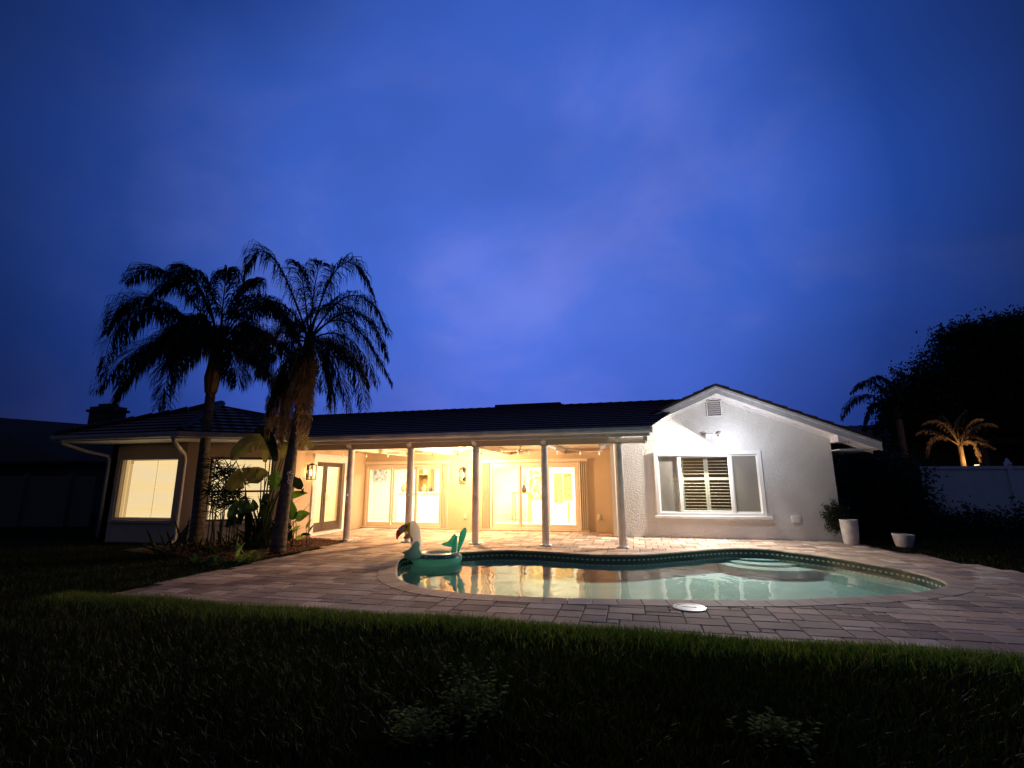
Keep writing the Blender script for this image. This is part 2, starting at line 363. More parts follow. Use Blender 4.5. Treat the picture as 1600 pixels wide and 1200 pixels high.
def sheet_hole(name, outer, hole, z, m):
    bm = bmesh.new(); es = []
    for P in (outer, hole):
        vs = [bm.verts.new((p[0], p[1], z)) for p in P]
        es += [bm.edges.new((vs[i], vs[(i+1) % len(vs)])) for i in range(len(vs))]
    bmesh.ops.triangle_fill(bm, use_beauty=True, use_dissolve=False, edges=es, normal=(0, 0, 1))
    me = bpy.data.meshes.new(name); bm.to_mesh(me); bm.free(); me.materials.append(m)
    o = bpy.data.objects.new(name, me); C.objects.link(o); return o
WX = -8.85   # face of the left wing's side wall
ring15 = offs(.12)
tag(sheet_hole('ground', [(-400,-60),(400,-60),(400,500),(-400,500)], ring15, -.03, M['ground']), kind='structure')
DK = [(-6.95,5.15),(4.75,5.12),(5.1,6.2),(6.6,6.9),(6.3,9.0),(5.75,10.3),(5.35,11.6),(4.9,13.8),(-.5,13.8),(-.5,14.92),(WX,14.92),(WX,11.95),(-7.15,11.35),(-7.05,9.6)]
deckbase = tag(sheet_hole('pool_deck', DK, ring15, -.010, M['joint']), kind='structure')

# pavers: random ashlar pattern of tumbled concrete stones
def paver_field():
    mb = MB(); g = .137; X0, X1, Y0, Y1 = -9.0, 7.0, 5.12, 15.0
    nx = int((X1-X0)/g); ny = int((Y1-Y0)/g); occ = np.zeros((nx, ny), bool)
    mid = offs(.16); DKv = [Vector(p) for p in DK]
    pal = [(.50,.36,.28),(.58,.43,.33),(.40,.28,.22),(.54,.38,.29),(.60,.48,.39),(.35,.25,.21)]
    for j in range(ny):
        for i in range(nx):
            if occ[i, j]: continue
            opts = [(2,1),(2,2),(3,2),(2,2),(1,1),(3,1)]; random.shuffle(opts)
            opts = sorted(opts, key=lambda o: random.random()*(1 if o != (1,1) else .15)*(o[0]*o[1])**.5, reverse=True)
            for a, b in opts:
                if i+a <= nx and j+b <= ny and not occ[i:i+a, j:j+b].any(): break
            else: a = b = 1
            occ[i:i+a, j:j+b] = True
            x0, x1 = X0+i*g+.006, X0+(i+a)*g-.006; y0, y1 = Y0+j*g+.006, Y0+(j+b)*g-.006
            cx, cy = (x0+x1)/2, (y0+y1)/2; cen = Vector((cx, cy))
            poly = [Vector((x0,y0)),Vector((x1,y0)),Vector((x1,y1)),Vector((x0,y1))]
            if not any(inside(p, DKv) for p in poly+[cen]): continue
            # keep inside the deck outline
            if not all(inside(p, DKv) for p in poly):
                if cy < 5.2 or cy > 11 or cx < -6.5 or cx > 4.5:
                    if not inside(cen, DKv): continue
            if 4.9 < cx and 13.5 < cy: continue
            # clip against the middle of the coping ring
            if -5.6 < cx < 5.6 and 5.6 < cy < 12.6:
                k = min(range(NO), key=lambda q: (mid[q]-cen).length_squared)
                if (mid[k]-cen).length < .6:
                    n_, m_ = on[k], mid[k]; new = []
                    for q in range(len(poly)):
                        p, r = poly[q], poly[(q+1) % len(poly)]; dp, dr = (p-m_).dot(n_), (r-m_).dot(n_)
                        if dp >= 0: new.append(p)
                        if dp*dr < 0: new.append(p.lerp(r, dp/(dp-dr)))
                    poly = new
                    if len(poly) < 3: continue
                elif inside(cen, mid): continue
            col = jit(random.choice(pal), .26); z = random.uniform(-.001, .002)
            c = sum(poly, Vector((0, 0)))/len(poly); n = len(poly)
            tx, ty = random.uniform(-.008, .008), random.uniform(-.008, .008)
            def zz(p): return z + (p.x-c.x)*tx + (p.y-c.y)*ty
            inn = [p + (c-p).normalized()*min(.012, (c-p).length*.4) for p in poly]
            vs = [(p.x, p.y, -.008) for p in poly] + [(p.x, p.y, zz(p)-.006) for p in poly] + [(p.x, p.y, zz(p)) for p in inn]
            fs = [(q, (q+1) % n, n+(q+1) % n, n+q) for q in range(n)] + [(n+q, n+(q+1) % n, 2*n+(q+1) % n, 2*n+q) for q in range(n)] + [tuple(range(2*n, 3*n))]
            mb.add(vs, fs, col)
    o = mb.build('deck_pavers', M['paver'], deckbase)
paver_field()

# coping stones round the pool
def coping():
    mb = MB(); fine = resample(ol, .05); nn = normals(fine); k = len(fine); i = 0
    prof = [(.29, .004), (.02, .010), (-.006, .006), (-.018, -.008), (-.014, -.022), (.0, -.028), (.29, -.022)]
    while i < k:
        seg = 6 if i+6 <= k else k-i; col = jit(random.choice([(.50,.37,.29),(.42,.31,.24),(.55,.43,.34)]), .12)
        vs = []; dz = random.uniform(-.0015, .0015)
        for s in range(seg+1):
            f_ = i+s
            a = fine[f_ % k]; b = nn[f_ % k]
            if s == 0: a = a.lerp(fine[(f_+1) % k], .10)
            if s == seg: a = a.lerp(fine[(f_-1) % k], .10)
            for d, z in prof: q = a+b*d; vs.append((q.x, q.y, z+.001+dz))
        m_ = len(prof)
        fs = [(s*m_+j, s*m_+(j+1) % m_, (s+1)*m_+(j+1) % m_, (s+1)*m_+j) for s in range(seg) for j in range(m_)]
        fs += [tuple(range(m_)), tuple(range(seg*m_, (seg+1)*m_))[::-1]]
        mb.add(vs, fs, col); i += seg
    return tag(mb.build('pool_coping', M['coping']), kind='structure')
coping()
# waterline tile band, basin, steps, water
WZ = -.15
def band(name, d, z0, z1, m, par=None):
    mb = MB(); P = offs(d); uv = []; s = 0; vs = []
    for p in P: vs += [(p.x, p.y, z0), (p.x, p.y, z1)]
    fs = []
    for i in range(NO):
        j = (i+1) % NO; l = (P[j]-P[i]).length
        fs.append((2*j, 2*i, 2*i+1, 2*j+1)); uv += [(s+l, 0), (s, 0), (s, z1-z0), (s+l, z1-z0)]; s += l
    mb.add(vs, fs); return mb.build(name, m, par, uv=uv, smooth=True)
basin = MB()
P = offs(.012); Q = offs(-.12)
vs = [(p.x, p.y, -.18) for p in P] + [(p.x, p.y, -.44) for p in Q]
basin.add(vs, [((i+1) % NO, i, NO+i, NO+(i+1) % NO) for i in range(NO)])
basin.add([(q.x, q.y, -.44) for q in Q], [tuple(range(NO))])
pb = tag(basin.build('pool_basin', M['plaster']), kind='structure')
band('waterline_tile', .008, -.185, -.02, M['tile'], pb)
sc_ = Vector((2.56, 11.9))
for k, (wx, wy, z0) in enumerate(((.46, .24, -.19), (.76, .60, -.23), (1.06, 1.0, -.27))):
    st = MB(); pts = []
    for j in range(41):
        a = PI + PI*j/40; p = sc_ + Vector((math.cos(a)*wx+k*.06, math.sin(a)*wy)); pts.append(p)
    pts = [p for p in pts if inside(p, ol)]
    # close the step against the basin wall
    kk0 = min(range(NO), key=lambda q: (ol[q]-pts[-1]).length); kk1 = min(range(NO), key=lambda q: (ol[q]-pts[0]).length)
    q = kk0; back = []
    while q != kk1: back.append(ol[q]); q = (q+1) % NO
    poly = pts + back
    if len(back) > NO/2: poly = pts
    st.prism([(p.x, p.y, z0-.06-.04*k) for p in poly], (0, 0, .06+.04*k))
    st.build('pool_step', M['plaster'], pb)
wm = MB(); P = offs(.004); wm.add([(p.x, p.y, WZ) for p in P], [tuple(range(NO))])
tag(wm.build('water', M['water']), kind='structure')

# mulch bed and lawn
MULCH = [Vector(p) for p in ((-11.3,8.9),(-7.12,7.9),(-7.08,9.6),(-7.16,11.3),(-8.8,11.93),(-8.85,11.4),(-11.1,10.1),(-11.4,10.1))]
mm = MB(); mm.add([(p.x, p.y, -.012) for p in MULCH], [tuple(range(len(MULCH)))]); mulch_base = tag(mm.build('mulch_bed', M['pot_soil']), kind='structure')
mc = MB(); n = 0
while n < 4200:
    x, y = random.uniform(-10.6, -7.0), random.uniform(8.0, 12.0)
    if not inside(Vector((x, y)), MULCH): continue
    n += 1; a = random.uniform(0, 2*PI); l = random.uniform(.02, .06); wd = random.uniform(.006, .016); z = random.uniform(-.005, .028)
    d = Vector((math.cos(a), math.sin(a), random.uniform(-.4, .4)))*l/2; s = Vector((-math.sin(a), math.cos(a), random.uniform(-.6, .6)))*wd; c = Vector((x, y, z+.01))
    mc.add([c-d-s, c+d-s*.6, c+d+s, c-d+s, c+Vector((0, 0, wd))], [(0,1,4),(1,2,4),(2,3,4),(3,0,4)], jit(random.choice([(.22,.06,.02),(.16,.045,.02),(.10,.03,.015),(.28,.10,.04)]), .2))
tag(mc.build('mulch_chips', M['mulch']), 'red brown mulch chips spread beside the pool deck', 'mulch', kind='stuff')

def grass():
    DKv = [Vector(p) for p in DK]
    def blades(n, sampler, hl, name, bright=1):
        xs, ys = sampler(n); n = len(xs)
        h = np.random.uniform(hl[0], hl[1], n)*(1+.16*np.sin(xs*2.3+1.2*np.cos(ys*1.7))*np.cos(ys*2.9+xs))
        a = np.random.uniform(0, 2*PI, n); wd = np.random.uniform(.0022, .0048, n); lean = np.random.uniform(.1, .75, n)*h
        la = np.random.uniform(0, 2*PI, n)
        dx, dy = np.cos(a)*wd, np.sin(a)*wd; lx, ly = np.cos(la)*lean, np.sin(la)*lean; z0 = -.03
        V = np.empty((n, 5, 3))
        V[:,0] = np.c_[xs-dx, ys-dy, np.full(n, z0)]; V[:,1] = np.c_[xs+dx, ys+dy, np.full(n, z0)]
        V[:,2] = np.c_[xs+dx*.8+lx*.35, ys+dy*.8+ly*.35, z0+h*.62]; V[:,3] = np.c_[xs-dx*.8+lx*.35, ys-dy*.8+ly*.35, z0+h*.62]
        V[:,4] = np.c_[xs+lx, ys+ly, z0+h*.62+np.maximum(.005, h*.5-lean*.35)]
        me = bpy.data.meshes.new(name); me.vertices.add(n*5); me.vertices.foreach_set('co', V.ravel())
        me.loops.add(n*7); me.polygons.add(n*2)
        b = (np.arange(n)*5)[:,None]
        me.loops.foreach_set('vertex_index', (b+np.array([0,1,2,3,3,2,4])).ravel().astype(np.int32))
        ls = (np.arange(n)*7)[:,None]+np.array([0,4]); me.polygons.foreach_set('loop_start', ls.ravel().astype(np.int32))
        me.polygons.foreach_set('loop_total', np.tile([4,3], n).astype(np.int32))
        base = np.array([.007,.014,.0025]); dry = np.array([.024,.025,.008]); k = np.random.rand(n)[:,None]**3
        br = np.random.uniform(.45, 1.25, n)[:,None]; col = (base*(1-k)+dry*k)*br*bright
        cc = np.repeat(np.c_[col, np.ones(n)][:,None,:], 7, axis=1)
        at = me.color_attributes.new('Col', 'FLOAT_COLOR', 'CORNER'); at.data.foreach_set('color', cc.ravel())
        me.materials.append(M['grass']); me.update(); me.validate()
        o = bpy.data.objects.new(name, me); C.objects.link(o); return o
    def front(n):
        y = np.random.uniform(.75, 5.14, n); cx = -y*.57
        hw = y*1.26+.5; x = cx*1.0 + np.random.uniform(-1, 1, n)*hw - .0
        keep = ~((x < -6.95) & (y > 5.0)); keep &= (np.random.rand(n) < np.clip((y+.8)/6 * (hw/6)+.25, 0, 1))
        return x[keep], y[keep]
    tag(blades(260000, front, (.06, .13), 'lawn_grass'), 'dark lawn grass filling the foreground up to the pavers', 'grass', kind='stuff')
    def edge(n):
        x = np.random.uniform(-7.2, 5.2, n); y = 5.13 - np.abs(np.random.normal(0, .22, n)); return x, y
    tag(blades(60000, edge, (.07, .15), 'grass_fringe', 8), 'ragged fringe of grass tips painted bright as if lit along the front edge of the pavers', 'grass', kind='stuff')  # blade colour raised so the strip looks lit by the house
    def left(n):
        y = np.random.uniform(5.1, 10.1, n); x = -7.0 - np.random.rand(n)**1.6*10
        k = np.array([not inside(Vector((a, b)), MULCH) for a, b in zip(x, y)]); return x[k], y[k]
    tag(blades(60000, left, (.04, .08), 'side_grass'), 'low grass on the left of the pool deck beside the planting bed', 'grass', kind='stuff')
    def right(n):
        y = np.random.uniform(5.0, 16, n); x = 5.0 + np.random.rand(n)**1.4*7
        k = np.array([not inside(Vector((a, b)), DKv) for a, b in zip(x, y)]); return x[k], y[k]
    tag(blades(40000, right, (.04, .08), 'verge_grass'), 'unlit grass verge on the right of the pool deck', 'grass', kind='stuff')
grass()
def weed(name, c, h, n, label):
    t = MB()
    for i in range(n):
        a = random.uniform(0, 2*PI); b = Vector((c[0]+random.gauss(0, .09), c[1]+random.gauss(0, .07), -.03)); tip = b+Vector((math.cos(a)*h*.5*random.random(), math.sin(a)*h*.4*random.random(), h*random.uniform(.5, 1)))
        t.tube([b, b.lerp(tip, .5)+Vector((0, 0, h*.1)), tip], [.003, .002, .001], 4)
        for k in range(7):
            p = b.lerp(tip, .3+.1*k); q = random.uniform(0, 2*PI); d = Vector((math.cos(q), math.sin(q), random.uniform(-.1, .6)))*.042*random.uniform(.6, 1.2); s = Vector((-math.sin(q), math.cos(q), 0))*.014
            t.add([p, p+d*.5+s, p+d, p+d*.5-s], [(0,1,2,3)])
    o = t.build(name, M['weed']); return tag(o, label, 'weed', 'weeds in the lawn')
q = atZ(735, 1130); weed('lawn_weed', (q.x, q.y), .36, 70, 'tallest leafy weed standing above the lawn, middle of the foreground')
q = atZ(655, 1160); weed('lawn_weed', (q.x, q.y), .24, 50, 'leafy weed in the lawn, just left of the tallest weed')
q = atZ(1215, 1160); weed('lawn_weed', (q.x, q.y), .17, 50, 'weed in the lawn at the right of the foreground')

# ------------------------------------------------------------------ house
house = thing('house', (-3, 14, 0), 'single storey stucco house with a lit porch and dark tile roof behind the pool', 'house')
YB, YG, YP = 14.92, 13.81, 11.54
GX0, GX1 = -.5, 4.87
def part(mb, name, m, **k): return mb.build(name, m, house, **k)
# back wall of porch with two openings
def wall_y(mb, x0, x1, y0, y1, z0, z1, holes):     # wall between two Y faces with rectangular holes (x0,x1,z0,z1)
    xs = sorted({x0, x1, *[h[0] for h in holes], *[h[1] for h in holes]})
    for a, b in zip(xs, xs[1:]):
        c = (a+b)/2; hs = sorted([(h[2], h[3]) for h in holes if h[0] < c < h[1]]); z = z0
        for p, q in hs:
            if p > z: mb.box(a, b, y0, y1, z, p)
            z = q
        if z < z1: mb.box(a, b, y0, y1, z, z1)
D1 = (-8.80, -6.02); D2 = (-4.42, -1.62)
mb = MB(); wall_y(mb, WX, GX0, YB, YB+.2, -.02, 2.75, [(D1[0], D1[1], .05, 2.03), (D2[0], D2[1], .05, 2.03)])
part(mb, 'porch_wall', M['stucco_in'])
# gable wall
mb = MB(); GW = (.60, 3.18, .60, 2.18)
GPX, GPZ, SL = 2.20, 3.92, .435
wall_y(mb, GX0, GX1, YG, YG+.2, -.02, 2.5, [GW])
def gz(x, top=GPZ-.20): return top - SL*abs(x-GPX)
mb.prism([(GX0,YG,2.5),(GX1,YG,2.5),(GX1,YG,max(2.51,gz(GX1))),(GPX,YG,gz(GPX)),(GX0,YG,gz(GX0))], (0, .2, 0))
mb.box(GX0, GX0+.2, YG+.2, YB, -.02, 2.6)
mb.box(GX1-.2, GX1, YG+.2, 22, -.02, 2.55)
part(mb, 'gable_wall', M['stucco'])
# left wing walls: front, chamfer, side
WA0, WA1, WB1 = Vector((-13.6, 10.1)), Vector((-11.12, 10.1)), Vector((WX, 11.4))
def wall_seg(mb, a, b, th, z0, z1, holes, front=True):
    t = (b-a); ln = t.length; t.normalize(); nn_ = Vector((-t.y, t.x))*th
    xs = sorted({0, ln, *[h[0] for h in holes], *[h[1] for h in holes]})
    def bx(s0, s1, p, q):
        A, B = a+t*s0, a+t*s1; mb.prism([(A.x,A.y,p),(B.x,B.y,p),(B.x+nn_.x,B.y+nn_.y,p),(A.x+nn_.x,A.y+nn_.y,p)], (0, 0, q-p))
    for s0, s1 in zip(xs, xs[1:]):
        c = (s0+s1)/2; z = z0
        for p, q in sorted([(h[2], h[3]) for h in holes if h[0] < c < h[1]]):
            if p > z: bx(s0, s1, z, p)
            z = q
        if z < z1: bx(s0, s1, z, z1)
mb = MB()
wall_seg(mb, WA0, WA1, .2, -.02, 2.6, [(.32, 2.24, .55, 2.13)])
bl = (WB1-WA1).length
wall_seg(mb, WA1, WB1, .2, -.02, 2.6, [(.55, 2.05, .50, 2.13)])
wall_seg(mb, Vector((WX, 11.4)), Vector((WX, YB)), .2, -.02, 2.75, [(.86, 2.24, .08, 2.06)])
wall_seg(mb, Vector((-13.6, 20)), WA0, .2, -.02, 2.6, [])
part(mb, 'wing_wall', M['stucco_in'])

# roofs: stepped courses
def roof_quad(mb, uvs, e0, e1, r0_, r1_, n, th=.035):
    e0, e1, r0_, r1_ = map(Vector, (e0, e1, r0_, r1_)); nrm = (e1-e0).cross((r0_+r1_)/2-e0).normalized()
    if nrm.z < 0: nrm = -nrm
    slen = ((r0_+r1_)/2-(e0+e1)/2).length
    for i in range(n):
        a, b = i/n, (i+1)/n
        A0, A1, B0, B1 = e0.lerp(r0_, a)+nrm*th, e1.lerp(r1_, a)+nrm*th, e0.lerp(r0_, b), e1.lerp(r1_, b)
        la, lb = (A1-A0).length, (B1-B0).length
        mb.add([A0, A1, B1, B0], [(0,1,2,3)]); uvs += [(-la/2, a*slen), (la/2, a*slen), (lb/2, b*slen), (-lb/2, b*slen)]
        C0, C1 = e0.lerp(r0_, a), e1.lerp(r1_, a)
        mb.add([C0, C1, A1, A0], [(0,1,2,3)]); uvs += [(0, 0), (0, 0), (0, 0), (0, 0)]
YE, ZE, YR, ZR = 11.27, 2.66, 15.92, 3.94
mb = MB(); uv = []
roof_quad(mb, uv, (-8.6, YE, ZE), (.42, YE, ZE), (-12.5, YR, ZR), (1.8, YR, ZR), 14)
roof_quad(mb, uv, (.42, YE+1.6, ZE+.44), (.42, YE, ZE), (1.8, YR, ZR), (.42, YE, ZE), 1, .0)
roof_quad(mb, uv, (-12.5, 21, 2.5), (3, 21, 2.5), (-12.5, YR+.001, ZR), (1.8, YR+.001, ZR), 14)
part(mb, 'main_roof', M['roof'], uv=uv)
# ridge caps
mb = MB()
for i in range(44):
    x = -12.4+i*.32; mb.tube([(x, YR, ZR-.01), (x+.325, YR, ZR+.002)], [.075, .082], 10)
part(mb, 'ridge_cap', M['roof'], uv=[(0, 0)]*sum(len(f) for f in mb.f))
# low ridge vent seen as a bump on the ridge
mb = MB(); a = atY(778, 634, 16.4); b = atY(878, 631, 16.4)
mb.box(a.x, b.x, 16.0, 16.9, 3.7, a.z-.03); part(mb, 'ridge_vent', M['roofdark'])
# gable roof
GY0 = 13.27; RE = 5.78; LE = -.9
mb = MB(); uv = []
gt = GPZ+.0
roof_quad(mb, uv, (RE, GY0, gt-SL*(RE-GPX)), (RE, 21, gt-SL*(RE-GPX)), (GPX, GY0, gt), (GPX, 21, gt), 12, .045)
roof_quad(mb, uv, (LE, 21, gt-SL*(GPX-LE)), (LE, GY0, gt-SL*(GPX-LE)), (GPX, 21, gt), (GPX, GY0, gt), 10, .045)
part(mb, 'gable_roof', M['roof'], uv=uv)
mb = MB()
for i in range(11):
    t0, t1 = i/11, (i+1)/11
    for s, e in ((1, RE), (-1, LE)):
        x0, x1 = lerp(e, GPX, t0), lerp(e, GPX, t1)
        mb.prism([(x0, GY0-.03, gt-SL*abs(x0-GPX)+.065), (x1, GY0-.03, gt-SL*abs(x1-GPX)+.035), (x1, GY0-.03, gt-SL*abs(x1-GPX)-.02), (x0, GY0-.03, gt-SL*abs(x0-GPX)-.02)], (0, .16, 0))
part(mb, 'rake_tile', M['roof'], uv=[(0, 0)]*sum(len(f) for f in mb.f))
# rake fascia boards + soffit
def rake(side, e):
    mb = MB(); h = .20
    za = gt-SL*abs(e-GPX)
    mb.prism([(e, GY0, za-.03), (GPX, GY0, gt-.03), (GPX, GY0, gt-.03-h), (e, GY0, za-.03-h)], (0, .04, 0))
    mb.prism([(e, GY0-.02, za-.025), (GPX, GY0-.02, gt-.025), (GPX, GY0-.02, gt-.085), (e, GY0-.02, za-.085)], (0, .018, 0))
    part(mb, 'rake_board', M['trim'])
    mb = MB()
    mb.prism([(e, GY0+.041, za-.20), (GPX, GY0+.041, gt-.20), (GPX, YG-.001, gt-.20), (e, YG-.001, za-.20)], (0, 0, .02))
    mb.prism([(e, YG-.05, za-.201), (GPX, YG-.05, gt-.201), (GPX, YG-.05, gt-.27), (e, YG-.05, za-.27)], (0, .048, 0))
    part(mb, 'rake_soffit', M['trim'])
rake(1, RE-.02); rake(-1, LE+.02)
mb = MB(); zr = gt-SL*(RE-GPX)   # boxed return at the right eave
mb.box(GX1+.003, GX1+.34, GY0+.045, YG+.3, zr+.02, zr+.30); mb.box(RE-.06, RE, GY0+.05, 21, zr-.19, zr-.03)
mb.prism([(GX1+.34, GY0+.05, zr-.18), (RE-.062, GY0+.05, zr-.18), (RE-.062, 21, zr-.18), (GX1+.003, 21, zr-.18), (GX1+.003, GY0+.05, zr-.18)], (0, 0, .02))
part(mb, 'eave_return', M['trim'])
# gable vent
mb = MB(); vx0, vx1, vz0, vz1 = 2.03, 2.36, 3.18, 3.60
mb.box(vx0, vx1, YG-.012, YG-.002, vz0, vz1)
gv = part(mb, 'gable_vent', M['black'])
mb = MB()
for k in range(7):
    z = vz0+.03+k*(vz1-vz0-.04)/7; mb.prism([(vx0+.01, YG-.016, z+.034), (vx1-.01, YG-.016, z+.034), (vx1-.01, YG-.045, z), (vx0+.01, YG-.045, z)], (0, .006, .012))
for a, b, c, d in ((vx0-.02, vx0, vz0-.02, vz1+.02), (vx1, vx1+.02, vz0-.02, vz1+.02), (vx0, vx1, vz1, vz1+.02), (vx0, vx1, vz0-.02, vz0)): mb.box(a, b, YG-.05, YG-.002, c, d)
mb.build('louvre', M['trim'], gv)

# wing hip roof
ey = 9.05
E_ = [(-14.2, ey, 2.66), (-10.25, ey, 2.66), (-8.42, 10.35, 2.66), (-8.42, 12.5, 2.66)]
AP = (-11.7, 11.57, 3.72); AP2 = (-11.7, 20, 3.72)
mb = MB(); uv = []
roof_quad(mb, uv, E_[0], E_[1], AP, AP, 9)
roof_quad(mb, uv, E_[1], E_[2], AP, AP, 9)
roof_quad(mb, uv, E_[2], (-8.42, 20, 2.66), AP, AP2, 11)
roof_quad(mb, uv, (-14.2, 20, 2.66), E_[0], AP2, AP, 9)
part(mb, 'wing_roof', M['roof'], uv=uv)
mb = MB()
for e in (E_[0], E_[1]):
    a, b = Vector(AP), Vector(e)
    for i in range(9): mb.tube([b.lerp(a, i/9)+Vector((0,0,.03)), b.lerp(a, (i+.97)/9)+Vector((0,0,.05))], [.085, .10], 8)
part(mb, 'hip_cap', M['roof'], uv=[(0, 0)]*sum(len(f) for f in mb.f))
# wing soffit + gutter
mb = MB(); mb.prism([(-14.15, ey+.05, 2.50), (-10.25, ey+.05, 2.50), (-8.48, 10.38, 2.50), (-8.48, 11.29, 2.50), (WX-.003, 11.38, 2.50), (-11.12, 10.08, 2.50), (-13.6, 10.08, 2.50), (-13.62, 20, 2.5), (-14.15, 20, 2.50)], (0, 0, .03))
part(mb, 'wing_soffit', M['trim'])
M['gutter_shaded'] = mat('shaded_gutter', (.42, .40, .39), .5, var=(3, (.32, .31, .30), .4, .8))  # white gutter darkened for the wing, dim light put into the colour
def gutter(pts, name, gm='gutter'):
    mb = MB(); prof = [(0, 0), (-.10, .02), (-.125, .06), (-.13, .13), (-.12, .13), (-.11, .03), (-.01, .02), (-.01, .14), (0, .14)]
    rows = []
    for i, p in enumerate(pts):
        p = Vector(p); d0 = (Vector(pts[i])-Vector(pts[i-1])).normalized() if i else None; d1 = (Vector(pts[i+1])-p).normalized() if i < len(pts)-1 else None
        d = ((d0 or d1)+(d1 or d0)).normalized(); sd = Vector((d.y, -d.x, 0)); k = 1/max(.6, (d1 or d0).dot(d))
        rows.append([p + sd*(-q[0]*k) + Vector((0, 0, q[1])) for q in prof])
    m_ = len(prof); vs = [v for r in rows for v in r]
    mb.add(vs, [(i*m_+j, i*m_+(j+1) % m_, (i+1)*m_+(j+1) % m_, (i+1)*m_+j) for i in range(len(rows)-1) for j in range(m_)] + [tuple(range(m_)), tuple(range((len(rows)-1)*m_, len(rows)*m_))[::-1]])
    return part(mb, name, M[gm])
gutter([(-14.17, ey+.03, 2.52), (-10.25, ey+.03, 2.52), (-8.45, 10.36, 2.52), (-8.45, 11.1, 2.52)], 'wing_gutter', 'gutter_shaded')
gutter([(-8.42, YE+.0, 2.53), (.46, YE+.0, 2.53)], 'porch_gutter')
mb = MB()
mb.box(-8.42, .40, YE+.003, YE+.035, 2.46, 2.655)       # fascia under gutter
part(mb, 'porch_fascia', M['trim'])
# downspouts
mb = MB(); mb.tube([(-10.42, ey+.0, 2.54), (-10.42, ey+.02, 2.45), (-10.75, 9.55, 2.30), (-11.06, 9.98, 2.18), (-11.06, 10.02, 2.05), (-11.06, 10.02, .1), (-11.06, 9.9, .02)], .042, 8)
part(mb, 'downspout', M['gutter_shaded'], smooth=True)
mb = MB(); mb.tube([(-13.9, ey, 2.54), (-13.9, ey+.02, 2.45), (-13.75, 9.6, 2.28), (-13.56, 9.98, 2.18), (-13.56, 10.02, 2.05), (-13.56, 10.02, .1)], .042, 8)
part(mb, 'downspout', M['gutter_shaded'], smooth=True)

# posts, header beam, cross beams, brackets
PX = [-7.28, -5.557, -3.791, -2.065, -.318]
for x in PX:
    mb = MB(); mb.lathe([(.085, .03), (.085, 2.29), (.10, 2.30), (.10, 2.32)], (x, YP, 0), 20)
    o = part(mb, 'porch_post', M['trim'], smooth=False); o.data.polygons.foreach_set('use_smooth', [abs(p.normal.z) < .3 for p in o.data.polygons])
    b = MB(); b.box(x-.125, x+.125, YP-.125, YP+.125, .004, .03); b.build('post_base', M['trim'], o, bevel=.006)
    # rope cleat with cord on the post
    b = MB(); b.tube([(x-.02, YP-.09, 2.15), (x-.045, YP-.10, 1.6), (x+.01, YP-.10, 1.12)], .006, 5); b.tube([(x+.01, YP-.085, 1.15), (x+.01, YP-.125, 1.15)], .018, 6); b.tube([(x, YP-.085, .98), (x, YP-.115, .98)], .014, 6)
    b.build('cord_cleat', M['vinyl'], o)
mb = MB(); mb.box(WX+.003, .30, YP-.07, YP+.07, 2.321, 2.455); part(mb, 'header_beam', M['trim_warm'], bevel=.006)
for x in PX+[-8.6]:
    mb = MB(); mb.prism([(x-.05, YE+.04, 2.458), (x-.05, YP-.072, 2.458), (x-.05, YP-.072, 2.33), (x-.05, YE+.06, 2.42)], (.10, 0, 0)); part(mb, 'rafter_tail', M['trim'])
mb = MB(); mb.prism([(.25, YE+.04, 2.458), (.25, YP+.6, 2.458), (.25, YP+.6, 2.36), (.25, YE+.06, 2.36)], (.09, 0, 0))
part(mb, 'rafter_tail', M['trim'])
for x in PX[:4]:
    mb = MB(); mb.box(x-.05, x+.05, YP+.073, YB-.002, 2.30, 2.452); part(mb, 'cross_beam', M['trim_warm'], bevel=.005)
mb = MB(); y = YP+.075
x = WX+.003
while x < GX0-.05:
    x2 = min(x+.197, GX0-.003); mb.box(x, x2, YE+.04, YB-.003, 2.458, 2.475); x += .2
part(mb, 'porch_ceiling', M['trim_warm'])
mb = MB(); mb.box(GX0-.105, GX0-.003, YG-.09, YG-.002, .02, 2.455); mb.box(GX0-.085, GX0-.003, YG-.002, YB-.002, 2.37, 2.455)
part(mb, 'porch_corner_trim', M['trim_warm'])

# sliding doors
def slider(x0, x1, n, z0=.05, z1=2.03, lx=.28):
    mb = MB(); y = YB
    fw_ = .075
    mb.box(x0, x0+fw_, y-.02, y+.12, z0, z1); mb.box(x1-fw_, x1, y-.02, y+.12, z0, z1); mb.box(x0+fw_, x1-fw_, y-.02, y+.12, z1-fw_, z1); mb.box(x0+fw_, x1-fw_, y-.02, y+.12, z0, z0+.05)
    d = part(mb, 'sliding_door', M['trim_warm'], bevel=.004)
    mb = MB(); a0, a1 = x0+fw_, x1-fw_; pw = (a1-a0)/n
    for i in range(n):
        p, q = a0+i*pw, a0+(i+1)*pw; yy = y+.02+.045*(i % 2); s = .055
        mb.box(p, p+s, yy, yy+.035, z0+.052, z1-fw_-.002); mb.box(q-s, q, yy, yy+.035, z0+.052, z1-fw_-.002); mb.box(p+s, q-s, yy, yy+.035, z1-fw_-.07, z1-fw_-.002); mb.box(p+s, q-s, yy, yy+.035, z0+.052, z0+.14)
    mb.build('panel_frame', M['trim_warm'], d, bevel=.003)
    for i in range(n):
        p, q = a0+i*pw, a0+(i+1)*pw; yy = y+.036+.045*(i % 2); mb = MB(); mb.box(p+.05, q-.05, yy, yy+.004, z0+.13, z1-fw_-.06); mb.build('pane', M['glass'], d)
    mb = MB(); mb.box(x0-lx, x1+.28, y-.10, y-.003, z1+.03, z1+.12); mb.build('shutter_track', M['trim_warm'], d, bevel=.004); mb = MB(); mb.box(x0-lx, x1+.28, y-.11, y-.003, .012, z0-.005); mb.build('shutter_track', M['trim_warm'], d, bevel=.004)
    return d
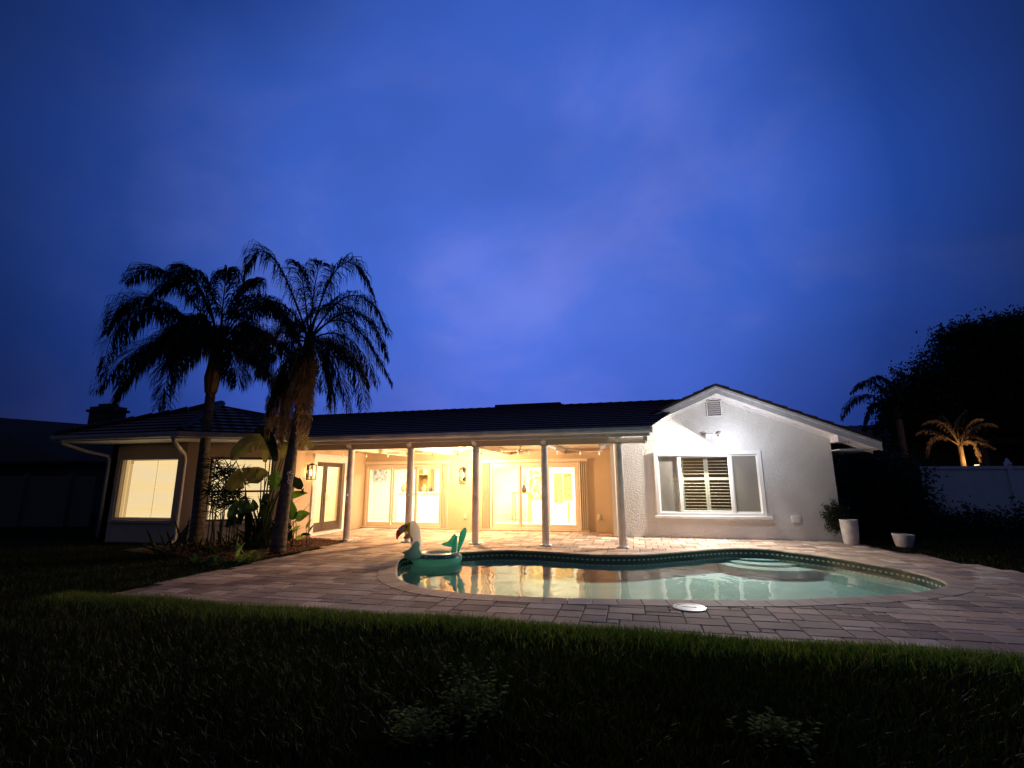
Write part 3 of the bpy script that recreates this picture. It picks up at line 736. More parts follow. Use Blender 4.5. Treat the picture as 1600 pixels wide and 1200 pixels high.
def accordion(x0, x1, d):
    mb = MB(); n = 4; w_ = (x1-x0)/n
    for i in range(n):
        a = x0+i*w_; mb.prism([(a, YB-.015, .055), (a+w_*.5, YB-.10, .055), (a+w_*.62, YB-.10, .055), (a+w_*.98, YB-.015, .055), (a+w_*.85, YB-.008, .055), (a+w_*.5, YB-.075, .055), (a+w_*.15, YB-.008, .055)], (0, 0, 2.0))
    mb.build('storm_shutter', M['trim_warm'], d)
d = slider(*D1, 3, lx=.03); accordion(D1[1]+.01, D1[1]+.20, d)
d = slider(*D2, 3); accordion(D2[0]-.27, D2[0]-.01, d); accordion(D2[1]+.01, D2[1]+.25, d)

# gable window: sliding three panel with plantation shutters
x0, x1, z0, z1 = GW
mb = MB(); f_ = .075
for a, b, c, e in ((x0-.05, x0+f_-.03, z0-.03, z1+.05), (x1-f_+.03, x1+.05, z0-.03, z1+.05), (x0+f_-.03, x1-f_+.03, z1-f_+.03, z1+.05), (x0+f_-.03, x1-f_+.03, z0-.03, z0+f_-.03)): mb.box(a, b, YG-.035, YG+.10, c, e)
gw = part(mb, 'shuttered_window', M['vinyl'], bevel=.005)
mb = MB(); mb.box(x0-.10, x1+.16, YG-.085, YG-.002, z0-.105, z0-.032); mb.build('sill', M['trim'], gw, bevel=.008)
mx_ = [x0+.60, x1-.72]
mb = MB()
for xx in mx_: mb.box(xx-.04, xx+.04, YG-.012, YG+.05, z0+.046, z1-.046)
mb.box(mx_[0]+.04, mx_[1]-.04, YG-.010, YG+.04, z0+.046, z0+.10); mb.box(mx_[0]+.04, mx_[1]-.04, YG-.010, YG+.04, z1-.10, z1-.046)
for a, b in ((x0+.045, mx_[0]-.04), (mx_[1]+.04, x1-.045)):
    mb.box(a, a+.03, YG+.02, YG+.05, z0+.046, z1-.046); mb.box(b-.03, b, YG+.02, YG+.05, z0+.046, z1-.046); mb.box(a+.03, b-.03, YG+.02, YG+.05, z0+.046, z0+.08); mb.box(a+.03, b-.03, YG+.02, YG+.05, z1-.08, z1-.046)
mb.build('sash', M['vinyl'], gw, bevel=.003)
for a, b in ((x0+.07, mx_[0]-.04), (mx_[0]+.04, mx_[1]-.04), (mx_[1]+.04, x1-.07)):
    mb = MB(); mb.box(a, b, YG+.03, YG+.034, z0+.08, z1-.08); mb.build('pane', M['glass'], gw)
for a, b in ((x0+.075, mx_[0]-.042), (mx_[1]+.042, x1-.075)):
    mb = MB(); mb.box(a, b, YG+.022, YG+.024, z0+.08, z1-.08); mb.build('insect_screen', M['screen'], gw)
def shutter_leaf(a, b, tilt):
    mb = MB(); s = .05; y = YG+.15
    mb.box(a, a+s, y, y+.03, z0+.03, z1-.03); mb.box(b-s, b, y, y+.03, z0+.03, z1-.03); mb.box(a+s, b-s, y, y+.03, z0+.03, z0+.10); mb.box(a+s, b-s, y, y+.03, z1-.10, z1-.03)
    zm = z0+.58*(z1-z0); mb.box(a+s, b-s, y, y+.03, zm-.035, zm+.035)
    zz = z0+.13
    while zz < z1-.12:
        if abs(zz-zm) > .055:
            c_, s_ = math.cos(tilt)*.032, math.sin(tilt)*.032
            mb.prism([(a+s, y+.015-c_, zz-s_), (a+s, y+.015+c_, zz+s_), (a+s, y+.015+c_, zz+s_+.009), (a+s, y+.015-c_, zz-s_+.009)], (b-a-2*s, 0, 0))
        zz += .083
    mb.build('shutter_leaf', M['shutter'], gw)
cw = (x1-x0-.04)/4
for k, tl in enumerate((1.35, .12, .12, 1.3)): shutter_leaf(x0+.02+k*cw, x0+.015+(k+1)*cw, tl)
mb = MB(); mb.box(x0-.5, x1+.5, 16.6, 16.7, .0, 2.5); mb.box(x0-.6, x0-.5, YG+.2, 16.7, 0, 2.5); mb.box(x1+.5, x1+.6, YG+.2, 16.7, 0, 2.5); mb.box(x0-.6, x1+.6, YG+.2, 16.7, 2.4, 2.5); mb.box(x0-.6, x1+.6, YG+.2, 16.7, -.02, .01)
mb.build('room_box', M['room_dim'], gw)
light('bedroom_lamp', 'POINT', (1.0, 15.2, 1.9), 60, (1, .72, .40), .12, parent=gw)

# wing windows with lit blinds
def blind_window(a, b, s0, s1, z0, z1, split=None, side=0):
    t = (b-a).normalized(); nn_ = Vector((-t.y, t.x)); A = a+t*s0; ln = s1-s0
    def P(s, d, z): q = A+t*s+nn_*d; return (q.x, q.y, z)
    def bx(mb, sa_, sb, d0, d1, za, zb): mb.prism([P(sa_, d0, za), P(sb, d0, za), P(sb, d1, za), P(sa_, d1, za)], (0, 0, zb-za))
    mb = MB(); f = .05
    bx(mb, 0, f, .03, .12, z0, z1); bx(mb, ln-f, ln, .03, .12, z0, z1); bx(mb, f, ln-f, .03, .12, z1-f, z1); bx(mb, f, ln-f, .03, .12, z0, z0+f)
    if split: bx(mb, f, ln-f, .05, .09, split-.025, split+.025)
    win = part(mb, 'blind_window', M['brown'] if split else M['trim_warm'])
    mb = MB(); bx(mb, -.05, ln+.05, -.06, .03, z0-.07, z0-.003); mb.build('sill', M['stucco_in'], win)
    mb = MB(); zz = z0+f+.01
    while zz < z1-f-.03:
        mb.prism([P(f+side, .150, zz), P(ln-f, .150, zz), P(ln-f, .158, zz+.046), P(f+side, .158, zz+.046)], (nn_.x*.003, nn_.y*.003, 0)); zz += .056
    mb.build('blind', M['blind'], win)
    if side:
        mb = MB(); bx(mb, f, f+side*.45, .14, .16, z0+f, z1-f); bx(mb, f+side*.52, f+side*.97, .15, .17, z0+f, z1-f-.1); mb.build('blind_edge', M['blindframe'], win)
    mb = MB(); bx(mb, f, ln-f, .165, .175, z0+f, z1-f); mb.build('blind_backing', M['blindgap'], win)
    mb = MB(); bx(mb, f+side+(ln-2*f-side)*.52, f+side+(ln-2*f-side)*.525, .140, .146, z0+f, z1-f); mb.build('blind_cord', M['trim_warm'], win)
    mb = MB(); bx(mb, f, ln-f, .07, .074, z0+f, z1-f); mb.build('pane', M['glass'], win)
blind_window(WA0, WA1, .32, 2.24, .55, 2.13, side=.22)
blind_window(WA1, WB1, .55, 2.05, .50, 2.13, split=1.25)

# patio door on wing side wall: fixed light + glazed leaf, dark brown
def yb(mb, y0, y1, x0_, x1_, z0, z1): mb.box(WX+x0_, WX+x1_, y0, y1, z0, z1)
mb = MB(); c0, c1 = 12.26, 13.64
yb(mb, c0-.14, c0, .003, .055, .02, 2.22); yb(mb, c1, c1+.16, .003, .055, .02, 2.22); yb(mb, c0, c1, .003, .055, 2.06, 2.22); yb(mb, c0-.2, c1+.2, .003, .11, .004, .07); yb(mb, c0-.18, c1+.2, .003, .08, 2.223, 2.28)
pd = part(mb, 'patio_door', M['trim'], bevel=.004)
mb = MB(); cmid = c0+.50
for a, b in ((c0+.01, cmid-.01), (cmid+.01, c1-.02)):
    s = .085 if a > cmid else .06
    yb(mb, a, a+s, -.06, -.02, .09, 2.05); yb(mb, b-s*1.25, b, -.06, -.02, .09, 2.05); yb(mb, a+s, b-s*1.25, -.06, -.02, 1.93, 2.05); yb(mb, a+s, b-s*1.25, -.06, -.02, .09, .34)
mb.build('door_leaf', M['brown'], pd, bevel=.004)
mb = MB(); yb(mb, c0+.06, cmid-.08, -.045, -.041, .33, 1.94); yb(mb, cmid+.09, c1-.12, -.045, -.041, .33, 1.94); mb.build('pane', M['glass'], pd)
mb = MB(); yb(mb, cmid+.03, cmid+.08, -.02, -.005, .90, 1.18); mb.tube([(WX-.01, cmid+.055, 1.12), (WX+.045, cmid+.055, 1.12), (WX+.05, cmid+.055, .96), (WX-.01, cmid+.055, .95)], .010, 6); mb.build('handle', M['gold'], pd)
mb = MB(); mb.box(-12.2, -12.1, 11.2, 14.6, 0, 2.5); mb.box(-12.1, WX-.205, 14.5, 14.6, 0, 2.5); mb.box(-12.1, WX-.205, 11.7, 11.8, 0, 2.5); mb.box(-12.1, WX-.205, 11.8, 14.5, 2.42, 2.5); mb.box(-12.1, WX-.205, 11.8, 14.5, -.01, .03)
mb.build('room_box', M['wallin'], pd)
mb = MB(); mb.box(-11.2, -11.05, 13.7, 14.3, .05, 1.75); mb.build('curtain', M['art'], pd)
light('hall_lamp', 'POINT', (-10.6, 13.0, 2.2), 170, (1, .70, .36), .1, parent=pd)

# interior of the living room behind the sliding doors
rb = MB(); RB0, RB1, RY = -10.6, -.75, 18.6
rb.box(RB0, RB1, RY, RY+.1, -.02, 2.6); rb.box(RB0-.1, RB0, YB+.2, RY+.1, -.02, 2.6); rb.box(RB1, RB1+.1, YB+.2, RY+.1, -.02, 2.6); rb.box(RB0-.1, RB1+.1, YB+.2, RY+.1, 2.5, 2.6)
rb.box(-5.6, -5.45, YB+.2, RY, 0, 2.5)
room = part(rb, 'living_room', M['wallin'])
mb = MB(); mb.box(RB0, RB1, YB+.2, RY, -.02, .03); mb.build('room_floor', M['floorin'], room)
light('kitchen_lamp', 'AREA', (-8.0, 16.7, 2.46), 290, (1, .86, .58), 1.6, (0, 0, -1), parent=room)
light('entry_lamp', 'AREA', (-3.2, 16.7, 2.46), 290, (1, .86, .56), 1.6, (0, 0, -1), parent=room)
# wall and door mouldings inside
mb = MB()
for q in ((756, 790), (905, 960)): pass
dA, dB = atY(778, 738, RY-.01), atY(795, 800, RY-.01)
mb.box(dA.x-.15, dB.x+.1, RY-.03, RY-.002, .03, 2.1); mb.box(dA.x-.05, dB.x, RY-.04, RY-.031, .2, .95); mb.box(dA.x-.05, dB.x, RY-.04, RY-.031, 1.1, 1.95)
mb.build('front_door', M['trim'], room)
for (pa, pb_, Y, m_, nm) in (((588,720),(603,750), RY-.03, 'artblue', 'framed_print'), ((829,736),(846,777), RY-.04, 'art', 'leaf_artwork'), ((867,741),(877,783), RY-.04, 'artpanel', 'carved_wall_panel'), ((882,741),(891,780), RY-.04, 'artpanel', 'carved_wall_panel')):
    a, b = atY(*pa, Y), atY(*pb_, Y); mb = MB(); mb.box(a.x, b.x, Y-.02, Y, b.z, a.z)
    s = .04; mb.box(a.x-s, a.x, Y-.035, Y, b.z-s, a.z+s); mb.box(b.x, b.x+s, Y-.035, Y, b.z-s, a.z+s); mb.box(a.x, b.x, Y-.035, Y, a.z, a.z+s); mb.box(a.x, b.x, Y-.035, Y, b.z-s, b.z)
    o = mb.build(nm, M[m_]); tag(o, {'framed_print': 'grey blue framed print on the wall seen through the left sliding door', 'leaf_artwork': 'gold leaf shaped artwork on the wall behind the right sliding door', 'carved_wall_panel': ('left' if pa[0] < 880 else 'right')+' one of the two tall carved wood panels seen through the right sliding door'}[nm], {'framed_print': 'picture', 'leaf_artwork': 'artwork', 'carved_wall_panel': 'wall panel'}[nm])
# kitchen island
ia, ib = atY(619, 768, 17.3), atY(716, 768, 17.3)
isl = thing('kitchen_island', ((ia.x+ib.x)/2, 17.5, .03), 'white kitchen island behind the left sliding door', 'kitchen island')
mb = MB(); mb.box(ia.x+.05, ib.x, 17.33, 18.1, .03, 1.06); mb.build('cabinet', M['trim'], isl, bevel=.01)
mb = MB(); mb.box(ia.x-.02, ib.x+.05, 17.26, 18.15, 1.061, 1.10); mb.build('worktop', M['floorin'], isl, bevel=.01)
def crockery(px, h, r, m_, name, label, cat):
    p = atY(px, 768, 17.5); mb = MB(); mb.lathe([(r*.6, 0), (r, h*.25), (r, h*.6), (r*.45, h*.8), (r*.5, h)], (p.x, 17.6, 1.101), 14); o = mb.build(name, M[m_], smooth=True); tag(o, label, cat)
crockery(630, .34, .13, 'orange', 'arched_stand', 'amber arched stand at the left end of the kitchen island', 'stand')
crockery(638, .20, .10, 'gold', 'brass_bowl', 'small brass bowl right of the arched stand on the island', 'bowl')
crockery(662, .28, .12, 'orange', 'amber_jar', 'amber jar on the kitchen island right of the second porch post', 'jar')
crockery(671, .22, .07, 'brown', 'dark_bottle', 'small dark bottle between the amber jars on the island', 'bottle')
crockery(655, .16, .06, 'stem', 'brown_mug', 'low brown mug beside the amber jar on the island', 'mug')
p = atY(635, 765, 17.7); mb = MB()
for i in range(16):
    a = random.uniform(0, 2*PI); b = Vector((p.x, 17.85, 1.10)); t = b+Vector((math.cos(a)*.16, math.sin(a)*.1, random.uniform(.2, .55))); mb.tube([b, b.lerp(t, .5)+Vector((0,0,.05)), t], [.01, .012, .003], 5)
tag(mb.build('herb_sprig', M['leafpale']), 'leafy sprig standing behind the arched stand on the kitchen island', 'plant')
# kitchen shelving at the rear
a, b = atY(627, 722, RY-.02), atY(634, 765, RY-.02)
shf = thing('wall_cabinet', (-6.5, RY-.1, 1.3), 'cream wall cabinet with open niche behind the island', 'cabinet')
p0, p1 = atY(655, 727, 18.2), atY(668, 765, 18.2)
mb = MB(); mb.box(p0.x-.1, p0.x, 18.2, RY-.002, 1.1, 2.3); mb.box(p1.x, p1.x+.1, 18.2, RY-.002, 1.1, 2.3); mb.box(p0.x, p1.x, 18.2, RY-.002, 1.75, 1.80); mb.box(p0.x, p1.x, 18.2, RY-.002, 2.2, 2.3); mb.build('carcass', M['gold'], shf)
mb = MB(); mb.box(p0.x, p1.x, RY-.05, RY-.01, 1.1, 1.75); mb.build('niche_back', M['orange'], shf)
# console table with vase
a, b = atY(800, 769, 17.6), atY(827, 801, 17.6)
ct = thing('console_table', ((a.x+b.x)/2, 17.8, .03), 'gilt console table behind the middle of the right sliding door', 'table')
mb = MB(); mb.box(a.x, b.x, 17.6, 18.0, 1.04, 1.08); mb.build('table_top', M['gold'], ct)
for x_ in (a.x+.03, b.x-.03):
    for y_ in (17.63, 17.97): mb = MB(); mb.tube([(x_, y_, .03), (x_, y_, 1.04)], .022, 6); mb.build('leg', M['gold'], ct)
p = atY(819, 768, 17.8); mb = MB(); mb.lathe([(.06, 0), (.10, .1), (.05, .22), (.06, .28)], (p.x, 17.8, 1.081), 12); v_ = tag(mb.build('vase', M['brown'], smooth=True), 'dark vase with a branch on the gilt console table', 'vase')
mb = MB()
for i in range(9):
    a_ = random.uniform(0, 2*PI); t = Vector((p.x+math.cos(a_)*.18, 17.8+math.sin(a_)*.15, 1.08+random.uniform(.5, .9))); mb.tube([(p.x, 17.8, 1.3), Vector((p.x, 17.8, 1.3)).lerp(t, .5)+Vector((0,0,.1)), t], .006, 4)
mb.build('branch', M['gold'], v_)
a, b = atY(884, 784, 17.6), atY(905, 784, 17.6)
dt = thing('dining_table', ((a.x+b.x)/2, 17.8, .03), 'pale table at the right end of the lit room', 'table')
mb = MB(); mb.box(a.x, b.x+.3, 17.6, 18.2, .74, .78); mb.build('table_top', M['trim_warm'], dt)
for x_ in (a.x+.05, b.x+.25): mb = MB(); mb.tube([(x_, 17.9, .03), (x_, 17.9, .74)], .03, 6); mb.build('leg', M['gold'], dt)

# ------------------------------------------------------------------ lamps on the house
def lantern(name, loc, rz, lab, power, lit):
    t = thing(name, loc, lab, 'lamp', 'wall lanterns', rz)
    def put(mb, nm, m_): 
        o = mb.build(nm, m_); o.parent = t; return o
    mb = MB(); mb.box(-.055, .055, 0, .012, -.18, .18); put(mb, 'back_plate', M['black'])
    mb = MB(); w_ = .085; y0_, y1_ = .04, .21
    for x_ in (-w_, w_):
        for y_ in (y0_, y1_): mb.box(x_-.007, x_+.007, y_-.007, y_+.007, -.20, .20)
    for z_ in (-.207, .193): mb.box(-w_-.012, w_+.012, y0_-.012, y1_+.012, z_, z_+.016)
    mb.box(-.02, .02, .012, .04, .08, .12); mb.box(-.02, .02, .012, .04, -.12, -.08)
    mb.lathe([(.10, .209), (.06, .235), (.015, .25)], (0, .125, 0), 4)
    put(mb, 'frame', M['black'])
    mb = MB()
    for x_ in (-w_, w_): mb.box(x_-.0015, x_+.0015, y0_+.008, y1_-.008, -.188, .19)
    mb.box(-w_+.008, w_-.008, y1_-.0015, y1_+.0015, -.188, .19); put(mb, 'pane', M['glass'])
    mb = MB(); mb.lathe([(.008, -.10), (.028, -.06), (.034, -.01), (.022, .05), (.014, .08)], (0, .125, 0), 12); put(mb, 'bulb', M['bulb'] if lit else M['bulbsoft'])
    l = light('lantern_light', 'POINT', (0, .125, 0), power, (1, .62, .26), .045); l.parent = t
    return t
lantern('wall_lantern', (-5.29, YB-.002, 1.69), PI, 'lit black lantern on the wall between the two sliding doors', 70, True)
lantern('wall_lantern', (WX+.002, 11.90, 1.75), -PI/2, 'black lantern left of the dark brown patio door', 40, False)
# dome ceiling light
dl = thing('ceiling_light', (-4.86, 13.3, 2.455), 'glowing white dome light on the porch ceiling', 'lamp')
mb = MB(); mb.lathe([(.17, 0), (.17, -.02), (.15, -.025)], (-4.86, 13.3, 2.455), 24); mb.build('rim', M['trim'], dl)
mb = MB(); mb.lathe([(.148, -.026), (.13, -.06), (.08, -.09), (.02, -.10), (.012, -.12), (.001, -.125)], (-4.86, 13.3, 2.455), 24); mb.build('shade', M['bulbsoft'], dl, smooth=True)
light('dome_light', 'POINT', (-4.86, 13.3, 2.08), 620, (1, .61, .30), .12, parent=dl)
# ceiling fans
def fan(loc, ph, lab):
    t = thing('ceiling_fan', loc, lab, 'ceiling fan', 'porch ceiling fans')
    def put(mb, nm, m_): o = mb.build(nm, m_); o.parent = t; return o
    mb = MB(); mb.lathe([(.07, 0), (.07, -.03), (.015, -.05), (.015, -.10)], n=16); put(mb, 'mount', M['trim_warm'])
    mb = MB(); mb.lathe([(.015, -.10), (.10, -.12), (.11, -.17), (.07, -.20), (.001, -.20)], n=20); put(mb, 'motor', M['trim_warm'])
    mb = MB(); mb.lathe([(.07, -.201), (.09, -.225), (.06, -.26), (.001, -.27)], n=18); put(mb, 'shade', M['bulbdim'])
    for k in range(5):
        a = ph+2*PI*k/5; d_ = Vector((math.cos(a), math.sin(a), 0)); s_ = Vector((-d_.y, d_.x, .18)); o_ = Vector((0, 0, -.15))
        pts = [(.10, .025), (.18, .045), (.40, .065), (.62, .070), (.66, .045)]
        up_ = [d_*r + s_*w_ + o_ for r, w_ in pts] + [d_*r - s_*w_ + o_ for r, w_ in pts[::-1]]
        mb = MB(); mb.prism(up_, (0, 0, .008)); put(mb, 'blade', M['trim_warm'])
fan((-3.02, 13.1, 2.455), .25, 'white five blade fan in front of the right sliding door')
fan((-6.35, 13.1, 2.455), .8, 'white five blade fan in front of the left sliding door')
# string lights across the porch ceiling
sl = thing('string_lights', (-4.5, 12.2, 2.40), 'string of small bulbs sagging under the porch ceiling', 'string lights')
pts = []; bulbs = []
hooks = [(-8.2, 12.0, 2.30), (-7.1, 12.6, 2.29), (-5.5, 12.0, 2.29), (-4.2, 12.3, 2.29), (-2.9, 12.0, 2.29), (-1.6, 12.9, 2.29), (-.65, 13.5, 2.29)]
for a, b in zip(hooks, hooks[1:]):
    a, b = Vector(a), Vector(b)
    for k in range(8):
        t = k/8; p = a.lerp(b, t)-Vector((0, 0, .25*t*(1-t)*.6)); pts.append(p)
        if k in (2, 6): bulbs.append(p)
mb = MB(); mb.tube(pts, .005, 5); mb.build('cord', M['trim'], sl)
for p in bulbs:
    mb = MB(); mb.lathe([(.012, 0), (.014, -.03), (.026, -.055), (.028, -.08), (.015, -.105), (.001, -.11)], p, 10); mb.build('bulb', M['bulbdim'], sl, smooth=True)

# twin flood light on the gable
fl = thing('flood_light', (2.07, YG, 2.66), 'twin head flood light shining below the gable vent', 'lamp')
mb = MB(); mb.lathe([(.06, 0), (.06, .03), (.03, .05)], (0, 0, 0), 18)
for i, v in enumerate(mb.v): mb.v[i] = (2.12+v[0], YG-.002-v[2], 2.66+v[1])
mb.build('wall_plate', M['vinyl'], fl)
FD = Vector((-.52, -.44, -.64)).normalized()
def head(c, d, m_, nm):
    c = Vector(c); d = d.normalized(); mb = MB(); mb.tube([c-d*.09, c-d*.07, c-d*.01, c], [.03, .05, .065, .065], 18, cap=True); o = mb.build(nm, M['vinyl'], fl, smooth=False)
    mb = MB(); mb.tube([c+d*.0015, c+d*.006], [.055, .052], 18); mb.build('lens', m_, o)
    return o
HC = Vector((1.97, YG-.20, 2.62))
head(HC, FD, M['ledface'], 'lamp_head')
head((2.30, YG-.12, 2.66), Vector((.6, -.6, -.5)), M['bulbdim'], 'lamp_head')
mb = MB(); mb.tube([(2.10, YG-.05, 2.66), HC-FD*.07], .012, 6); mb.tube([(2.16, YG-.05, 2.66), (2.26, YG-.08, 2.69)], .012, 6); mb.build('arm', M['vinyl'], fl)
light('flood_beam', 'AREA', HC+FD*.012, 290, (1.0, .95, .84), .10, FD, parent=fl)
light('gable_fill_light', 'POINT', (2.50, YG-1.0, 2.46), 62, (.86, .89, 1.0), .05, parent=fl)  # added fill light for the gable wall, clear of both lamp heads

# outlets
def outlet(x, y, z, w_, h_, lab, m_='vinyl', nrm=1):
    t = thing('outlet_cover', (x, y, z), lab, 'outlet'); mb = MB(); mb.box(x-w_/2, x+w_/2, y-.035, y-.002, z-h_/2, z+h_/2); mb.build('box', M[m_], t, bevel=.006)
    mb = MB(); mb.box(x-w_*.3, x+w_*.3, y-.045, y-.036, z-h_*.38, z+h_*.38); mb.build('lid', M['trim_warm'] if m_ != 'vinyl' else M['trim'], t, bevel=.003)
outlet(-5.23, YB, .40, .09, .15, 'small outlet cover low on the wall below the lit lantern', 'trim_warm')
outlet(-1.06, YB, .43, .10, .17, 'grey outlet cover on the porch wall right of the right sliding door', 'shutter')
outlet(3.88, YG, .51, .20, .17, 'white double outlet box low on the gable wall')

# ------------------------------------------------------------------ skimmer lid
c = atZ(1077, 950)
t = thing('skimmer_lid', (c.x, c.y, .004), 'round white skimmer lid set in the pavers at the front of the pool', 'lid')
mb = MB(); mb.lathe([(.185, .004), (.185, .012), (.145, .014), (.145, .008)], (c.x, c.y, 0), 40); mb.build('ring', M['vinyl'], t)
mb = MB(); mb.lathe([(.140, .006), (.140, .011), (.001, .012)], (c.x, c.y, 0), 36); mb.build('cover', M['trim'], t)
mb = MB(); mb.box(c.x-.08, c.x+.08, c.y-.012, c.y+.012, .0125, .015); mb.build('finger_slot', M['black'], t)

# ------------------------------------------------------------------ parrot float
PV = {k: mat('float_'+k, c_, .28, spec=.6) for k, c_ in dict(teal=(.14, .55, .46), aqua=(.26, .42, .44), navy=(.03, .12, .16), white=(.80, .78, .78), grey=(.36, .35, .38), yellow=(.62, .56, .05), red=(.60, .14, .08), lilac=(.40, .36, .50), lime=(.36, .46, .08)).items()}
for k in PV: translucent(PV[k], .5, (1.35, 1.35, 1.35))
fc = Vector((-3.98, 9.62, WZ))
fl_ = thing('toucan_float', fc, 'inflatable toucan pool ring with green tail floating at the left end of the pool', 'pool float')
def fput(mb, nm, m_, sm=True, sub=0, par=None):
    o = mb.build(nm, m_, smooth=sm); o.parent = par or fl_
    if sub: s_ = o.modifiers.new('sub', 'SUBSURF'); s_.levels = s_.render_levels = sub
    return o
def torus(mb, R_, r_, q0, q1, zc, n=40, m=10, sq=.8):
    vs = []; cl_ = abs(q1-q0) > 2*PI-.01; mm_ = m if cl_ else m+1
    for i in range(n):
        a = 2*PI*i/n
        for j in range(mm_):
            q = q0+(q1-q0)*j/m; rr = R_+r_*math.cos(q); vs.append((rr*math.cos(a)*1.06, rr*math.sin(a)*.92, zc+r_*sq*math.sin(q)))
    fs = []
    for i in range(n):
        for j in range(m):
            j2 = (j+1) % mm_ if cl_ else j+1
            fs.append((i*mm_+j, ((i+1) % n)*mm_+j, ((i+1) % n)*mm_+j2, i*mm_+j2))
    return mb.add(vs, fs)
mb = MB(); torus(mb, .35, .15, R(-180), R(18), .10); fput(mb, 'ring_bottom', PV['teal'])
mb = MB(); torus(mb, .35, .15, R(18), R(62), .10); ob_ = fput(mb, 'ring_band', PV['navy'])
mb = MB(); torus(mb, .35, .15, R(62), R(180), .10); fput(mb, 'ring_top', PV['white'])
mb = MB()
for i in range(34):
    a = random.uniform(-2.0, .5); q = R(random.uniform(24, 56)); rr = .35+.1525*math.cos(q); p = Vector((rr*math.cos(a)*1.06, rr*math.sin(a)*.92, .10+.122*math.sin(q))); u_ = Vector((-math.sin(a), math.cos(a), 0))*random.uniform(.012, .03); v2 = Vector((-math.cos(a)*math.sin(q), -math.sin(a)*math.sin(q), math.cos(q)*.8))*random.uniform(.010, .018)
    mb.add([p-u_-v2, p+u_-v2*.3, p+u_+v2, p-u_*.4+v2], [(0,1,2,3)])
fput(mb, 'printed_flower', PV['lilac'], False, par=ob_)
def puffy(outline, th, m_, name, origin, ax, ay, n_in=3, par=None):
    """inflated flat panel: outline in 2D (list), thickness th, placed with axes ax, ay"""
    ax = Vector(ax).normalized(); ay = Vector(ay).normalized(); az = ax.cross(ay).normalized(); o_ = Vector(origin)
    P2 = [Vector(p) for p in outline]; P2 = resample(catmull(P2, 6), .02); c2 = sum(P2, Vector((0, 0)))/len(P2); n = len(P2); mb = MB(); rows = []
    for s_ in (1, -1):
        for k in range(n_in):
            f = 1-k/(n_in); hgt = th*math.sqrt(max(0, 1-f**2.2)); rows.append([(c2+(p-c2)*f, s_*hgt) for p in P2])
    vs = []
    for r in rows: vs += [o_+ax*p.x+ay*p.y+az*h_ for p, h_ in r]
    vs.append(o_+ax*c2.x+ay*c2.y+az*th); vs.append(o_+ax*c2.x+ay*c2.y-az*th); fs = []
    for s_ in (0, 1):
        b0 = s_*n_in*n
        for k in range(n_in-1): fs += [(b0+k*n+i, b0+k*n+(i+1) % n, b0+(k+1)*n+(i+1) % n, b0+(k+1)*n+i) for i in range(n)]
        b1 = b0+(n_in-1)*n; ce = 2*n_in*n+s_; fs += [(b1+i, b1+(i+1) % n, ce) for i in range(n)]
    mb.add(vs, fs); return fput(mb, name, m_, True, par=par)
FX, FZ = (math.cos(AL), math.sin(AL), 0), (0, 0, 1)    # panels roughly face the lawn
# neck and head (origin at ring centre; units metres)
neck = puffy([(-.50,.12),(-.52,.30),(-.545,.40),(-.55,.54),(-.60,.62),(-.66,.70),(-.63,.78),(-.545,.83),(-.44,.80),(-.37,.70),(-.338,.56),(-.33,.40),(-.33,.12)], .10, PV['white'], 'head', (0, 0, 0), FX, FZ)
puffy([(-.655,.755),(-.56,.80),(-.53,.74),(-.515,.62),(-.50,.52),(-.53,.45),(-.57,.52),(-.60,.60),(-.665,.66)], .105, PV['yellow'], 'face', (0, 0, 0), FX, FZ, par=neck)
puffy([(-.64,.755),(-.70,.75),(-.77,.71),(-.82,.62),(-.80,.575),(-.74,.57),(-.68,.60),(-.64,.62)], .07, PV['grey'], 'beak', (0, 0, 0), FX, FZ, par=neck)
puffy([(-.80,.66),(-.835,.60),(-.835,.52),(-.81,.45),(-.785,.50),(-.74,.555),(-.69,.60),(-.74,.615)], .06, PV['red'], 'beak_tip', (0, -.02, 0), FX, FZ, par=neck)
puffy([(-.60,.58),(-.66,.54),(-.69,.49),(-.63,.475),(-.57,.49)], .05, PV['grey'], 'lower_beak', (0, 0, 0), FX, FZ, par=neck)
mb = MB(); mb.lathe([(.001, -.020), (.015, -.012), (.018, 0), (.015, .012), (.001, .020)], Vector((-.615*math.cos(AL), -.615*math.sin(AL), .715))+Vector((sa, -ca, 0))*.088, 12); fput(mb, 'eye', M['black'], par=neck)
puffy([(-.515,.54),(-.485,.54),(-.46,.43),(-.47,.40),(-.50,.42)], .105, PV['grey'], 'collar_mark', (0, -.005, 0), FX, FZ, par=neck)
# wings
puffy([(-.48,.16),(-.47,.25),(-.354,.367),(-.26,.48),(-.195,.486),(-.17,.415),(-.187,.336),(-.148,.24),(-.195,.145),(-.33,.11)], .035, PV['aqua'], 'wing', (0, -.33, .0), FX, (0, -.25, 1))
puffy([(-.656,.216),(-.56,.27),(-.465,.29),(-.44,.20),(-.465,.125),(-.56,.17)], .06, PV['lime'], 'breast', (0, -.10, 0), FX, FZ)
puffy([(-.045,.36),(.106,.43),(.20,.56),(.249,.55),(.233,.46),(.257,.37),(.217,.30),(.08,.31)], .04, PV['teal'], 'wing', (0, .26, -.02), FX, (0, .25, 1))
# tail
puffy([(.312,.20),(.328,.40),(.37,.50),(.42,.54),(.43,.46),(.424,.33),(.40,.20)], .05, PV['teal'], 'tail_feather', (0, -.03, 0), FX, (0, 0, 1))
puffy([(.392,.20),(.416,.45),(.455,.60),(.535,.69),(.585,.64),(.558,.49),(.487,.33),(.43,.20)], .055, PV['teal'], 'tail_feather', (.0, .07, 0), FX, (0, 0, 1))
fl_.rotation_euler = (0, 0, 0)

